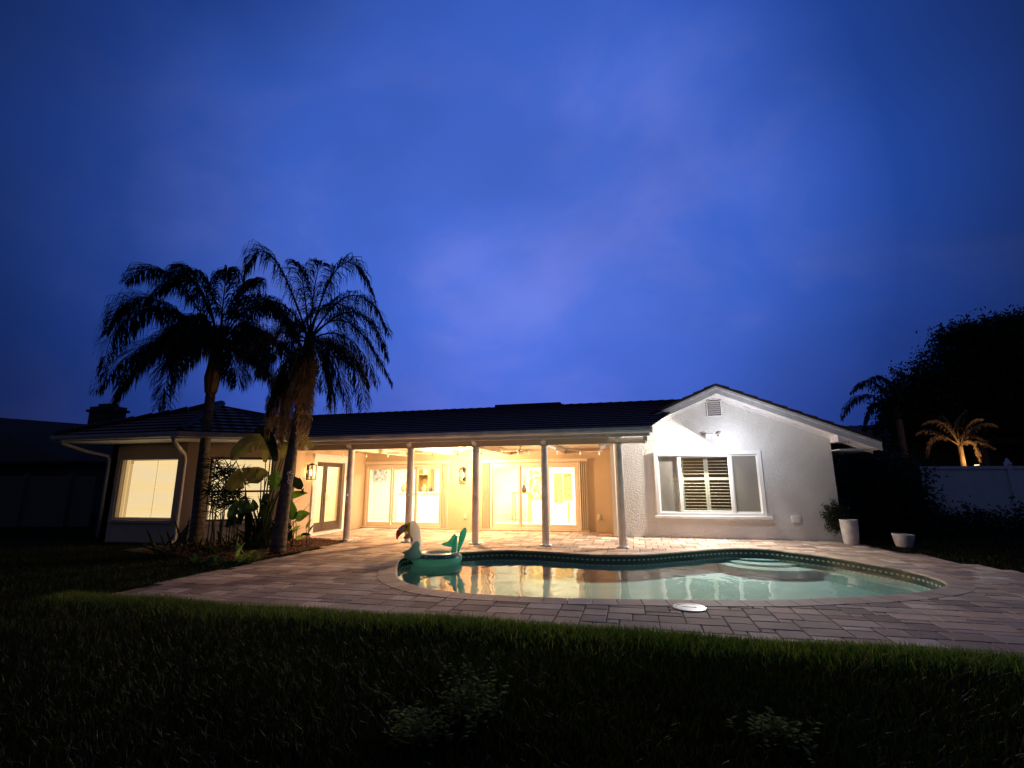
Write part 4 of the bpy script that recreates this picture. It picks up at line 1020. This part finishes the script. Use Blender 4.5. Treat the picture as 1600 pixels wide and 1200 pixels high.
# ------------------------------------------------------------------ palms
def bez(a, b, c, t): return a*(1-t)**2 + b*2*t*(1-t) + c*t*t
def frond(c, ctl, tip, n=70, ln=.50, wd=.013, m_=None, name='frond', par=None, droop=.75, stiff=.4):
    mb = MB(); c, ctl, tip = map(Vector, (c, ctl, tip)); N_ = 14
    pts = [bez(c, ctl, tip, i/N_) for i in range(N_+1)]
    mb.tube(pts, [lerp(.028, .005, (i/N_)**.7) for i in range(N_+1)], 5)
    for i in range(n):
        t = .16+.84*(i+random.random())/n; p = bez(c, ctl, tip, t); tg = (bez(c, ctl, tip, min(1, t+.02))-bez(c, ctl, tip, t-.02)).normalized()
        sd = tg.cross(Vector((0, 0, 1)))
        if sd.length < .15: sd = Vector((1, 0, 0))
        sd.normalize(); L_ = ln*(math.sin(PI*min(1, .18+t*.78))**.6)*random.uniform(.7, 1.1)
        for s_ in (-1, 1):
            for rep in range(2):
                d1 = (sd*s_*random.uniform(.25, .95) + tg*random.uniform(.3, .9) + Vector((0, 0, random.uniform(-.4, .45)))).normalized()
                d2 = (d1*stiff + Vector((random.uniform(-.18, .18), random.uniform(-.18, .18), -droop))).normalized(); d3 = (d2*.5 + Vector((0, 0, -1))*.8).normalized()
                q1 = p+d1*L_*.33; q2 = q1+(d1+d2).normalized()*L_*.33; q3 = q2+d3*L_*.38
                sw = d1.cross(Vector((0, 0, 1))); sw = sw.normalized() if sw.length > .1 else tg; sw = (sw+Vector((random.uniform(-.4,.4), random.uniform(-.4,.4), 0))).normalized()
                mb.add([p, q1-sw*wd, q1+sw*wd, q2-sw*wd*.8, q2+sw*wd*.8, q3], [(0,1,2),(1,3,4,2),(3,5,4)])
    return mb.build(name, m_ or M['frond'], par)
def palm(base, top, rads, fr, D, cpx, lab, kink, extra, seed):
    random.seed(seed); LN_ = .80 if seed == 21 else .76; NN_ = 74 if seed == 21 else 54; WW_ = .014 if seed == 21 else .0095
    t = thing('queen_palm', (base.x, base.y, -.02), lab, 'palm tree', 'palms in front of the left wing')
    n = 16; pts = [bez(base-Vector((0,0,.05)), kink, top, i/n) for i in range(n+1)]
    mb = MB(); mb.tube(pts, [lerp(rads[0], rads[1], min(1, (i/n)*1.1))*(1.25-.25*min(1, i*1.5/n) if i < 11 else 1)+random.uniform(-.004, .004) for i in range(n+1)], 16); mb.build('trunk', M['bark'], t, smooth=True)
    mb = MB(); cc = Vector(cpx)
    for k in range(9):
        a = k*2.4; o_ = Vector((math.cos(a)*.07, math.sin(a)*.07, 0)); mb.tube([top+o_-Vector((0,0,.25)), top+o_*1.5+Vector((0,0,.1)), cc+o_*1.2+Vector((0,0,.15))], [.06, .075, .02], 8)
    mb.build('crownshaft', M['dead'] if 'skirt' in lab else M['bark'], t, smooth=True)
    for (mx, my, tx, ty, dd) in fr:
        apex = atD(mx, my, D+dd*.5); tip = atD(tx, ty, D+dd); ctl = apex*2-(cc+tip)*.5; ctl = ctl.lerp(apex, .35)
        frond(cc, ctl, tip, par=t, ln=LN_, n=NN_, wd=WW_)
    for (az, el, ll, dr) in extra:
        d_ = Vector((math.cos(az)*math.cos(el), math.sin(az)*math.cos(el), math.sin(el))); ctl = cc+d_*ll*.7; tip = cc+d_*ll+Vector((0,0,-dr)); frond(cc, ctl, tip, par=t, ln=LN_*.9, n=NN_, wd=WW_)
    return t
D2_ = 10.65
b2 = atZ(433, 866); t2 = atD(478, 590, D2_); cc2 = atD(483, 533, D2_)
fr2 = [(420,380,378,440,-.3),(535,395,585,465,.2),(552,448,607,520,-.3),(545,492,612,600,.3),(548,552,568,640,-.4),(510,560,520,640,.3),(432,462,372,505,.4),(430,516,372,560,-.2),
       (452,575,420,640,-.2),(505,470,560,490,1.0),(545,520,590,600,1.1),(474,440,462,410,.2),(492,440,503,412,-.2),(560,476,606,560,.6),(515,545,545,640,-.3)]
ex2 = [(1.4,.5,1.5,.9),(-1.4,.6,1.3,.9),(-1.9,-.1,1.1,.9),(1.9,.1,1.4,1.0),(-1.0,.3,1.3,1.1),(.7,.2,1.4,1.2)]
p2 = palm(b2, t2, (.125, .085), fr2, D2_, cc2, 'queen palm with a golden dry frond skirt beside the patio door', b2.lerp(t2, .5)+Vector((-.10, 0, 0)), ex2, 11)
random.seed(5)
for k in range(24):   # skirt of dead fronds hanging down the trunk
    s_ = cc2+Vector((random.uniform(-.12, .12), random.uniform(-.12, .12), -.15+random.uniform(-.55, .1))); D_ = D2_+random.uniform(-.42, .34)
    tip = atD(random.uniform(416, 484), random.uniform(640, 706), D_); ctl = s_+Vector(((tip.x-s_.x)*.9, (tip.y-s_.y)*1.1, -.2))
    frond(s_, ctl, tip, n=44, ln=.38, wd=.011, m_=M['dead'], name='dead_frond', par=p2, droop=1.2, stiff=.12)
# little white hook ornament on the trunk
q = atD(452, 745, D2_-.16); ho = MB()
for dx, dz, rr in ((-.03, .07, .028), (.05, .10, .03), (.01, -.02, .035), (.0, -.10, .03)):
    ho.tube([(q.x+dx+math.cos(a)*rr, q.y, q.z+dz+math.sin(a)*rr*1.2) for a in [2*PI*i/10 for i in range(9)]], .008, 5)
tag(ho.build('hanging_ornament', M['vinyl']), 'small curly white ornament hung on the trunk of the skirted palm', 'ornament')
D1_ = 11.5
b1 = atZ(306, 856); t1 = atD(331, 598, D1_); cc1 = atD(342, 540, D1_)
fr1 = [(262,418,196,440,.3),(300,425,228,470,-.5),(222,452,166,520,-.2),(235,468,185,545,.6),(230,530,150,612,.2),(235,535,172,650,-.4),(270,540,262,640,-.6),(290,530,245,640,.5),
       (400,455,462,515,-.3),(408,466,470,540,.4),(400,512,462,560,-.3),(390,500,420,560,.7),(365,560,372,600,-.6),(352,440,354,428,0),(310,420,270,430,1.0),(380,450,400,440,.7),(205,470,160,590,.4),(300,500,210,560,.9)]
ex1 = [(-1.6,.5,1.5,1.0),(-1.2,.2,1.5,1.2),(-2.0,.3,1.6,1.3),(1.5,.5,1.6,1.0),(1.2,.2,1.6,1.2),(-.6,.6,1.4,.9),(-2.5,.7,1.5,.9),(2.3,.6,1.6,1.0),(.5,.6,1.3,.9),(-1.7,.9,1.2,.5),(2.9,.8,1.4,.8)]
palm(b1, t1, (.125, .105), fr1, D1_, cc1, 'queen palm with a bushy black crown left of the skirted palm', b1.lerp(t1, .5)+Vector((-.05, 0, 0)), ex1, 21)

# ------------------------------------------------------------------ planting bed
def leafblade(mb, base, d, ln, wd, droop=.4, roll=0, n=6, shape=1.0, fold=.12, face=None):
    d = Vector(d).normalized(); p = Vector(base); sd = d.cross(Vector(face) if face else Vector((0, 0, 1)))
    if sd.length < .1: sd = Vector((math.cos(roll), math.sin(roll), 0))
    sd.normalize(); up = sd.cross(d).normalized(); sd = (sd*math.cos(roll)+up*math.sin(roll)).normalized(); vs = []; pos = []
    for i in range(n+1):
        t = i/n; w_ = wd*math.sin(PI*min(1, (.06+t*.94))**shape)*.5; dd = (d+Vector((0, 0, -droop*t*1.6))).normalized()
        if i: p = p+dd*ln/n
        u_ = sd.cross(dd).normalized(); vs += [p-sd*w_+u_*w_*fold*2, p, p+sd*w_+u_*w_*fold*2]
    fs = []
    for i in range(n): fs += [(3*i, 3*i+1, 3*i+4, 3*i+3), (3*i+1, 3*i+2, 3*i+5, 3*i+4)]
    mb.add(vs, fs); return p
# dracaena clump before the chamfer window
random.seed(3)
dr = thing('dracaena', (-9.15, 9.75, -.02), 'thin stemmed spiky dracaena clump before the second lit window', 'plant')
heads = [(336,725),(343,742),(352,752),(360,738),(330,765),(340,780),(366,770),(372,782),(347,765),(358,785),(376,742),(333,790),(350,735),(362,760)]
for k, (hx, hy) in enumerate(heads):
    D_ = 11.3+random.uniform(-.25, .3); h_ = atD(hx, hy, D_); bs = Vector((h_.x+random.uniform(-.15, .15)+.05, h_.y+random.uniform(-.1, .1), -.02))
    mb = MB(); mb.tube([bs, bs.lerp(h_, .5)+Vector((random.uniform(-.06, .06), 0, 0)), h_], [.014, .011, .009], 6); s_ = mb.build('stem', M['stem'], dr)
    mb = MB()
    for j in range(38):
        a = random.uniform(0, 2*PI); e = random.uniform(-.4, 1.2); leafblade(mb, h_+Vector((0, 0, random.uniform(-.14, .06))), (math.cos(a)*math.cos(e), math.sin(a)*math.cos(e), math.sin(e)), random.uniform(.22, .40), .030, random.uniform(.1, .6), n=4, face=(random.uniform(-.5, .5), -1, random.uniform(-.5, .5)))
    mb.build('leaf_rosette', M['leafdark'], dr)
# bird of paradise: big paddle leaves
bp_ = thing('bird_of_paradise', (-8.35, 9.75, -.02), 'tall bird of paradise plant with torn paddle leaves between the palms', 'plant')
def paddle(mb, base, d, ln, wd, droop, face, n=22):
    d = Vector(d).normalized(); p = Vector(base); face = Vector(face).normalized(); rows = []
    for i in range(n+1):
        t = i/n; dd = (d+Vector((0, 0, -droop*t*1.9))).normalized(); sd = dd.cross(face).normalized(); up = sd.cross(dd).normalized()
        rows.append((p.copy(), dd, sd, up, wd*.5*math.sin(PI*min(1, .05+t*.95))**.55)); p = p+dd*ln/n
    for s_ in (-1, 1):
        vs = []; fs = []; off = 0.
        for i, (q, dd, sd, up, w_) in enumerate(rows):
            def edge(o_): return q+sd*s_*w_*random.uniform(.97, 1.02)+up*.22*w_-Vector((0, 0, .15*w_+o_*.6))+dd*o_
            tear = random.random() < .16 and 2 < i < n-1
            b = len(vs); vs += [q, edge(off)]
            if i: fs.append((last[0], b, b+1, last[1]))
            if tear: off = random.uniform(-.05, .05); vs.append(edge(off+.03)); last = (b, b+2)
            else: last = (b, b+1)
        mb.add(vs, fs)
# (attach pixel, direction in the picture plane, length, width, droop, material)
spec = [((415,722),(.10,1.0),1.25,.42,.15,'leafolive'),((440,716),(.35,1.0),1.0,.30,.25,'leafolive'),((424,700),(-.75,.75),1.25,.44,1.15,'leafolive'),((408,752),(-.55,.7),1.05,.46,1.25,'leafolive'),((418,742),(-.95,.5),1.1,.40,1.2,'leafolive'),
        ((402,795),(-.6,.6),.9,.42,1.2,'leaf'),((428,765),(.10,1.0),.50,.36,.1,'leaf'),((448,700),(.7,.8),.9,.28,.8,'leafolive'),((432,720),(-.15,1),1.1,.34,.6,'leafdark'),((395,808),(-1,.4),.8,.34,.9,'leafdark'),((440,760),(.7,.7),.8,.30,1.1,'leafdark'),((412,812),(.1,1.0),.8,.36,.7,'leafdark')]
for (hx, hy), (dx, dz), ln_, wd_, drp, mt in spec:
    D_ = 11.0+random.uniform(-.3, .3); h_ = atD(hx, hy, D_); bs = Vector((-8.35+random.uniform(-.12, .12), 9.75+random.uniform(-.12, .12), -.02))
    mb = MB(); mb.tube([bs, bs.lerp(h_, .55)+Vector((0, 0, .12)), h_], [.022, .016, .010], 6); mb.build('stalk', M['leafdark'], bp_)
    mb = MB(); paddle(mb, h_, (dx*ca, dx*sa-.1, dz), ln_*.85, wd_*.85, drp, (random.uniform(-.3, .5), -1, random.uniform(-.1, .5))); mb.build('paddle_leaf', M[mt], bp_)
# a denser mass of stalks
mb = MB()
for k in range(46):
    a = random.uniform(0, 2*PI); e = random.uniform(.5, 1.45); b = Vector((-8.3+random.uniform(-.35, .35), 9.8+random.uniform(-.3, .3), -.02)); leafblade(mb, b, (math.cos(a)*math.cos(e), math.sin(a)*math.cos(e), math.sin(e)), random.uniform(.7, 1.55), random.uniform(.03, .12), random.uniform(.05, .35), n=7)
mb.build('lower_foliage', M['leafdark'], bp_)
# philodendron right of palm 2
ph = thing('philodendron', (-7.95, 10.7, -.02), 'broad green leaves growing right of the skirted palm before the porch', 'plant')
for (hx, hy, dx, dz, ln_, wd_, mt) in ((458,812,-.1,1.3,.50,.26,'leaf'),(462,812,1.0,.75,.48,.28,'leaf'),(452,778,.9,.5,.62,.17,'leaf'),(456,833,.7,.8,.34,.12,'leafpale'),(462,842,1.0,.5,.3,.10,'leafpale'),(452,845,.2,1,.3,.12,'leafdark'),(470,836,.9,.3,.35,.07,'leafdark'),(478,826,.5,1.0,.3,.06,'leafolive'),(482,832,.6,1.0,.28,.05,'leafolive'),(455,826,-.6,.8,.3,.12,'leafdark')):
    D_ = 11.9; h_ = atD(hx, hy, D_); bs = Vector((h_.x+.02, h_.y+.05, -.02)); mb = MB(); mb.tube([bs, bs.lerp(h_, .6)+Vector((.02, 0, .03)), h_], [.012, .009, .006], 5); mb.build('stalk', M['stem'], ph)
    mb = MB(); leafblade(mb, h_, (dx, -.15, dz), ln_, wd_, .35, roll=random.uniform(-.3, .3), n=12, shape=.8, fold=.12, face=(.2, -1, .2)); mb.build('leaf', M[mt], ph, smooth=True)
def clump(name, c, n, ln, wd, mt, lab, e0=.3, e1=1.3, spread=.15, drp=.5, cat='plant', z=-.02):
    mb = MB()
    for k in range(n):
        a = random.uniform(0, 2*PI); e = random.uniform(e0, e1); b = Vector((c[0]+random.uniform(-spread, spread), c[1]+random.uniform(-spread, spread), z)); leafblade(mb, b, (math.cos(a)*math.cos(e), math.sin(a)*math.cos(e), math.sin(e)), random.uniform(.6, 1.1)*ln, wd*random.uniform(.7, 1.2), drp*random.uniform(.5, 1.3), n=6, roll=random.uniform(-.4, .4))
    return tag(mb.build(name, M[mt], smooth=True), lab, cat)
c = atZ(384, 878); clump('croton_shrub', c, 46, .42, .075, 'leafpale', 'small yellow green shrub at the corner of the planting bed beside the deck')
c = atZ(325, 884); clump('ground_plant', c, 36, .36, .08, 'leaf', 'low leafy ground plant near the foot of the bushy palm')
c = atZ(270, 865); clump('yucca', c, 40, .85, .05, 'leafdark', 'spiky dark yucca under the large lit window', e0=.2, spread=.25, drp=.25)
c = atZ(350, 862); clump('fern', c, 60, .6, .05, 'leafdark', 'dark fern filling the bed between the two palms', spread=.5)
c = atZ(408, 858); clump('cast_iron_plant', c, 60, .7, .07, 'leafdark', 'dark upright leaves at the foot of the bird of paradise', spread=.35)

# ------------------------------------------------------------------ pots
def pot(name, c, prof, lab, lean=0):
    t = thing(name, c, lab, 'plant pot'); mb = MB(); mb.lathe(prof, (0, 0, 0), 28); o = mb.build('vessel', M['ceramic'], smooth=True); o.parent = t; o.rotation_euler = (0, lean, 0)
    r_ = prof[-1][0]; z_ = prof[-1][1]-.06; mb = MB(); mb.lathe([(r_*.99, 0), (r_*.99, .01), (.001, .012)], (0, 0, z_), 20); o = mb.build('soil', M['pot_soil']); o.parent = t; o.rotation_euler = (0, lean, 0); return t
c = atZ(1331, 851); pot('tall_planter', c, [(.001, 0), (.135, 0), (.15, .03), (.172, .26), (.182, .45), (.182, .53), (.188, .54), (.188, .56), (.165, .56), (.16, .50)], 'tall tapered white planter at the right corner of the gable wall')
c2_ = atZ(1413, 855); pot('low_planter', c2_, [(.001, 0), (.14, 0), (.15, .02), (.185, .16), (.21, .26), (.21, .28), (.185, .28), (.18, .24)], 'squat white planter on the grass right of the tall planter', lean=.06)

# foliage masses made of leaf cards through a volume
def leafmass(name, blobs, n, size, mt, lab, cat, group=None, trunk=None, kind=None, wd=.4):
    t = thing(name, trunk[0] if trunk else (blobs[0][0], blobs[0][1], 0), lab, cat, group)
    if trunk:
        mb = MB(); mb.tube([trunk[0], Vector(trunk[0]).lerp(Vector(trunk[1]), .5)+Vector((.1, 0, 0)), trunk[1]], [trunk[2], trunk[2]*.8, trunk[2]*.5], 10)
        for bl_ in blobs: mb.tube([Vector(trunk[0]).lerp(Vector(trunk[1]), .7), Vector(trunk[1]).lerp(Vector(bl_[:3]), .5), bl_[:3]], [trunk[2]*.5, trunk[2]*.3, trunk[2]*.1], 6)
        mb.build('trunk', M['bark'], t)
    vol = np.array([b[3]*b[4]*b[5] for b in blobs]); pr_ = vol**.75/np.sum(vol**.75); V = []; Fc = []
    idx = np.random.choice(len(blobs), n, p=pr_)
    d = np.random.normal(size=(n, 3)); d /= np.linalg.norm(d, axis=1)[:,None]; r_ = np.random.rand(n)**.33*(1+.12*np.random.normal(size=n))
    B_ = np.array(blobs)[idx]; c_ = B_[:,:3]+d*r_[:,None]*B_[:,3:6]*(1+.25*np.sin(d[:,:1]*7+d[:,2:3]*9))
    a_ = np.random.normal(size=(n, 3)); a_[:,2] -= .6; a_ /= np.linalg.norm(a_, axis=1)[:,None]; b_ = np.cross(a_, np.random.normal(size=(n, 3))); b_ /= np.linalg.norm(b_, axis=1)[:,None]
    s_ = size*np.random.uniform(.5, 1.3, n)[:,None]
    VV = np.stack([c_, c_+a_*s_*.5+b_*s_*wd*.5, c_+a_*s_, c_+a_*s_*.5-b_*s_*wd*.5], 1).reshape(-1, 3); VV[:,2] = np.maximum(VV[:,2], -.02)
    mb = MB(); mb.v = [tuple(v) for v in VV]; mb.f = [(4*i, 4*i+1, 4*i+2, 4*i+3) for i in range(n)]; mb.fc = [None]*n; mb.build('crown', mt, t); return t
def B(px, py, D, rx, rz, ry=None):
    p = atD(px, py, D); k = D/F; return (p.x, p.y, p.z, rx*k, (ry or rx)*k, rz*k)
np.random.seed(4)
leafmass('hedge_shrub', [B(1345,760,14.6,36,52,30), B(1395,750,14.8,46,55,40), B(1432,790,14.8,34,48,30), B(1370,810,14.5,48,38,30), B(1340,715,14.8,28,18)], 15000, .11, M['leafdark'], 'tall dark shrub growing past the right corner of the gable wall', 'shrub')
leafmass('hedge_shrub', [B(1480,838,14.0,70,34,50), B(1560,838,14.4,60,30,50), B(1520,815,14.4,40,26,30), B(1610,825,14.4,40,36,30), B(1440,820,14.0,40,30)], 14000, .11, M['leafdark'], 'low dark hedge before the white fence', 'shrub')
leafmass('boxwood_ball', [B(1307,808,12.0,16,21,15)], 5200, .05, M['leafdark'], 'round dark green shrub behind the tall white planter', 'shrub')
# tall trees beyond the fence
leafmass('dense_tree', [B(1540,560,22,70,60,60), B(1610,545,22,70,55,60), B(1460,610,22.5,58,48,50), B(1540,640,22.5,85,50,60), B(1415,640,22.5,38,36,30), B(1620,640,22,60,70,50), B(1500,530,22,32,24,26), B(1440,668,22.5,60,30), B(1570,515,22,50,20)], 110000, .20, M['leafdark'], 'huge dark tree mass rising beyond the white fence', 'tree', trunk=((15.2, 26.5, 0), (15.4, 26.8, 4.5), .35))
def small_palm(c, frs, m_, lab, tr, D, trm, grp=None, wd=.014, ln=.4):
    t = thing('small_palm', (tr[0].x, tr[0].y, 0), lab, 'palm tree', grp); mb = MB(); mb.tube([tr[0], tr[1]], [tr[2], tr[2]*.8], 10); mb.build('trunk', trm, t)
    for (mx, my, tx, ty, dd) in frs:
        apex = atD(mx, my, D+dd*.5); tip = atD(tx, ty, D+dd); frond(c, apex*2-(c+tip)*.5, tip, n=34, ln=ln, wd=wd, m_=m_, par=t)
    return t
random.seed(9)
cA = atD(1404, 655, 21); small_palm(cA, [(1366,600,1330,614,.2),(1350,618,1315,655,-.2),(1368,632,1346,690,.4),(1384,640,1366,700,.3),(1385,600,1360,592,-.3),(1410,610,1440,600,.3),(1425,640,1460,665,.5),(1392,662,1400,700,.2)], M['frond'], 'dark palm silhouette rising right of the gable eave', (Vector((cA.x, cA.y, 0)), cA, .16), 21, M['bark'], ln=.62, wd=.032)
DL = 17.2; cB = atD(1500, 697, DL)
small_palm(cB, [(1462,683,1449,715,-.2),(1458,674,1432,678,.3),(1470,660,1440,665,-.4),(1497,662,1512,640,.2),(1515,662,1536,655,-.2),(1518,690,1532,722,-.3),(1528,690,1556,702,.4),(1530,664,1560,668,.5),(1480,660,1470,650,.5),(1510,680,1545,690,.6)], M['dead'], 'small palm lit amber from below behind the white fence', (Vector((cB.x, cB.y, 0)), cB, .09), DL, M['dead'], ln=.24, wd=.014)
# uplight at the foot of the lit palm
up = thing('garden_uplight', (cB.x-.05, cB.y-.45, 1.0), 'bright garden uplight standing below the amber lit palm', 'lamp')
u_p = Vector((cB.x+.10, cB.y-.50, 0)); zt = atD(1505, 727, DL-.5).z
mb = MB(); mb.tube([(u_p.x, u_p.y, 0), (u_p.x, u_p.y, zt-.06)], .02, 8); mb.build('stake', M['black'], up)
mb = MB(); mb.lathe([(.03, 0), (.07, .05), (.075, .06)], (u_p.x, u_p.y, zt-.06), 14); mb.build('housing', M['black'], up)
mb = MB(); mb.lathe([(.068, 0), (.068, .006), (.001, .007)], (u_p.x, u_p.y, zt+.001), 14); mb.build('lens', M['bulb'], up)
light('uplight_beam', 'AREA', (u_p.x, u_p.y, zt+.02), 20, (1, .52, .20), .10, (0, .45, 1), parent=up)

# white fence on the right
fe0 = Vector((8.9, 18.3)); fe1 = Vector((14.8, 19.9)); FT = 1.86
wf = thing('vinyl_fence', (fe0.x, fe0.y, 0), 'white vinyl fence with capped posts behind the low dark hedge', 'fence')
t_ = (fe1-fe0).normalized(); n_ = Vector((-t_.y, t_.x)); L_f = (fe1-fe0).length
mb = MB(); s = 0
while s < L_f:
    a, b = fe0+t_*s, fe0+t_*(s+.148); mb.prism([(a.x, a.y, .05), (b.x, b.y, .05), (b.x+n_.x*.02, b.y+n_.y*.02, .05), (a.x+n_.x*.02, a.y+n_.y*.02, .05)], (0, 0, FT-.05)); s += .152
a, b = fe0-n_*.02, fe1-n_*.02; mb.bar((a.x, a.y, FT-.02), (b.x, b.y, FT-.02), .06, .09); mb.build('board_panel', M['fence'], wf)
for q in (atD(1452, 740, 18.6), atD(1578, 740, 18.6), atD(1700, 740, 18.9)):
    s = (q.to_2d()-fe0).dot(t_); p = fe0+t_*s-n_*.03; mb = MB(); mb.box(p.x-.065, p.x+.065, p.y-.065, p.y+.065, 0, FT+.08); po = mb.build('post', M['fence'], wf)
    mb = MB(); mb.lathe([(.12, 0), (.12, .03), (.085, .06), (.06, .13), (.03, .18), (.001, .20)], (p.x, p.y, FT+.081), 4); mb.build('post_cap', M['fence'], po)
# neighbour's house behind the right eave
nb = thing('neighbour_house', (9, 27, 0), 'dim neighbouring house roof behind the tall dark shrub', 'house')
a, b = atD(1300, 700, 26), atD(1462, 696, 26)
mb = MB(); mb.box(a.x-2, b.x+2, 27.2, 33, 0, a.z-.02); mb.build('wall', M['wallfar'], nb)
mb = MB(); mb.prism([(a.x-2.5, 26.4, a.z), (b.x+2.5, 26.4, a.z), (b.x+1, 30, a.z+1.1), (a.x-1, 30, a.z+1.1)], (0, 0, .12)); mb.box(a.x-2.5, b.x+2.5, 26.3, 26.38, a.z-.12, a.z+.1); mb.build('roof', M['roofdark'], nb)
# neighbour's house on the left, with chimney
nl = thing('neighbour_house', (-34, 24, 0), 'black neighbouring house with a chimney at the left edge', 'house')
a, b = atD(-60, 648, 27), atD(196, 668, 27)
mb = MB()
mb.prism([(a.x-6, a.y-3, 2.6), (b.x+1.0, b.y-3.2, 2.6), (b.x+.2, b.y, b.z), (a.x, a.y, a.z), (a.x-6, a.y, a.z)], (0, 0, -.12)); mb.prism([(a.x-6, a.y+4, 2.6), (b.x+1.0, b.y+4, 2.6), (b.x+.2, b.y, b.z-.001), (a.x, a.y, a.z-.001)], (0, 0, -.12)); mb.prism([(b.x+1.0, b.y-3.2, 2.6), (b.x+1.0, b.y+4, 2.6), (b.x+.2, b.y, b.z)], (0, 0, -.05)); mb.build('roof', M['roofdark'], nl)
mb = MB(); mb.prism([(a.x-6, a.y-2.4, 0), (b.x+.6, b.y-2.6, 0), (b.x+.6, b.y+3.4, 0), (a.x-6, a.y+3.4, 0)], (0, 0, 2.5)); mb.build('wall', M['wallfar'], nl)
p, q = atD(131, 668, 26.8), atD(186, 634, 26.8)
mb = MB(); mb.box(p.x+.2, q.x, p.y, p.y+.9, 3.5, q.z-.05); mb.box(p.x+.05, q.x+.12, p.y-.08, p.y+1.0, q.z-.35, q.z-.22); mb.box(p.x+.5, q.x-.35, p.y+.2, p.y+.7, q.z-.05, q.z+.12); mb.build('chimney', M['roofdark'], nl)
# left garden fence
lf = thing('wood_fence', (-20, 13.5, 0), 'dim board fence in the dark at the left edge', 'fence')
a, b = atD(-40, 747, 17.5), atD(150, 745, 17.5); a.z = b.z = 0; tt = (b-a).normalized(); n2 = Vector((-tt.y, tt.x, 0)); mb = MB(); s = 0
while s < (b-a).length: q = a+tt*s; r_ = a+tt*(s+.14); mb.prism([q, r_, r_+n2*.02, q+n2*.02], (0, 0, 1.75+random.uniform(-.01, .01))); s += .15
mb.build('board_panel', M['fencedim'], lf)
for k in range(4):
    q = a+tt*(k*1.6+.3)-n2*.06; mb = MB(); mb.box(q.x-.05, q.x+.05, q.y-.05, q.y+.05, 0, 1.85); mb.build('post', M['fencedim'], lf)
print('faces', sum(len(o.data.polygons) for o in bpy.data.objects if o.type == 'MESH'))
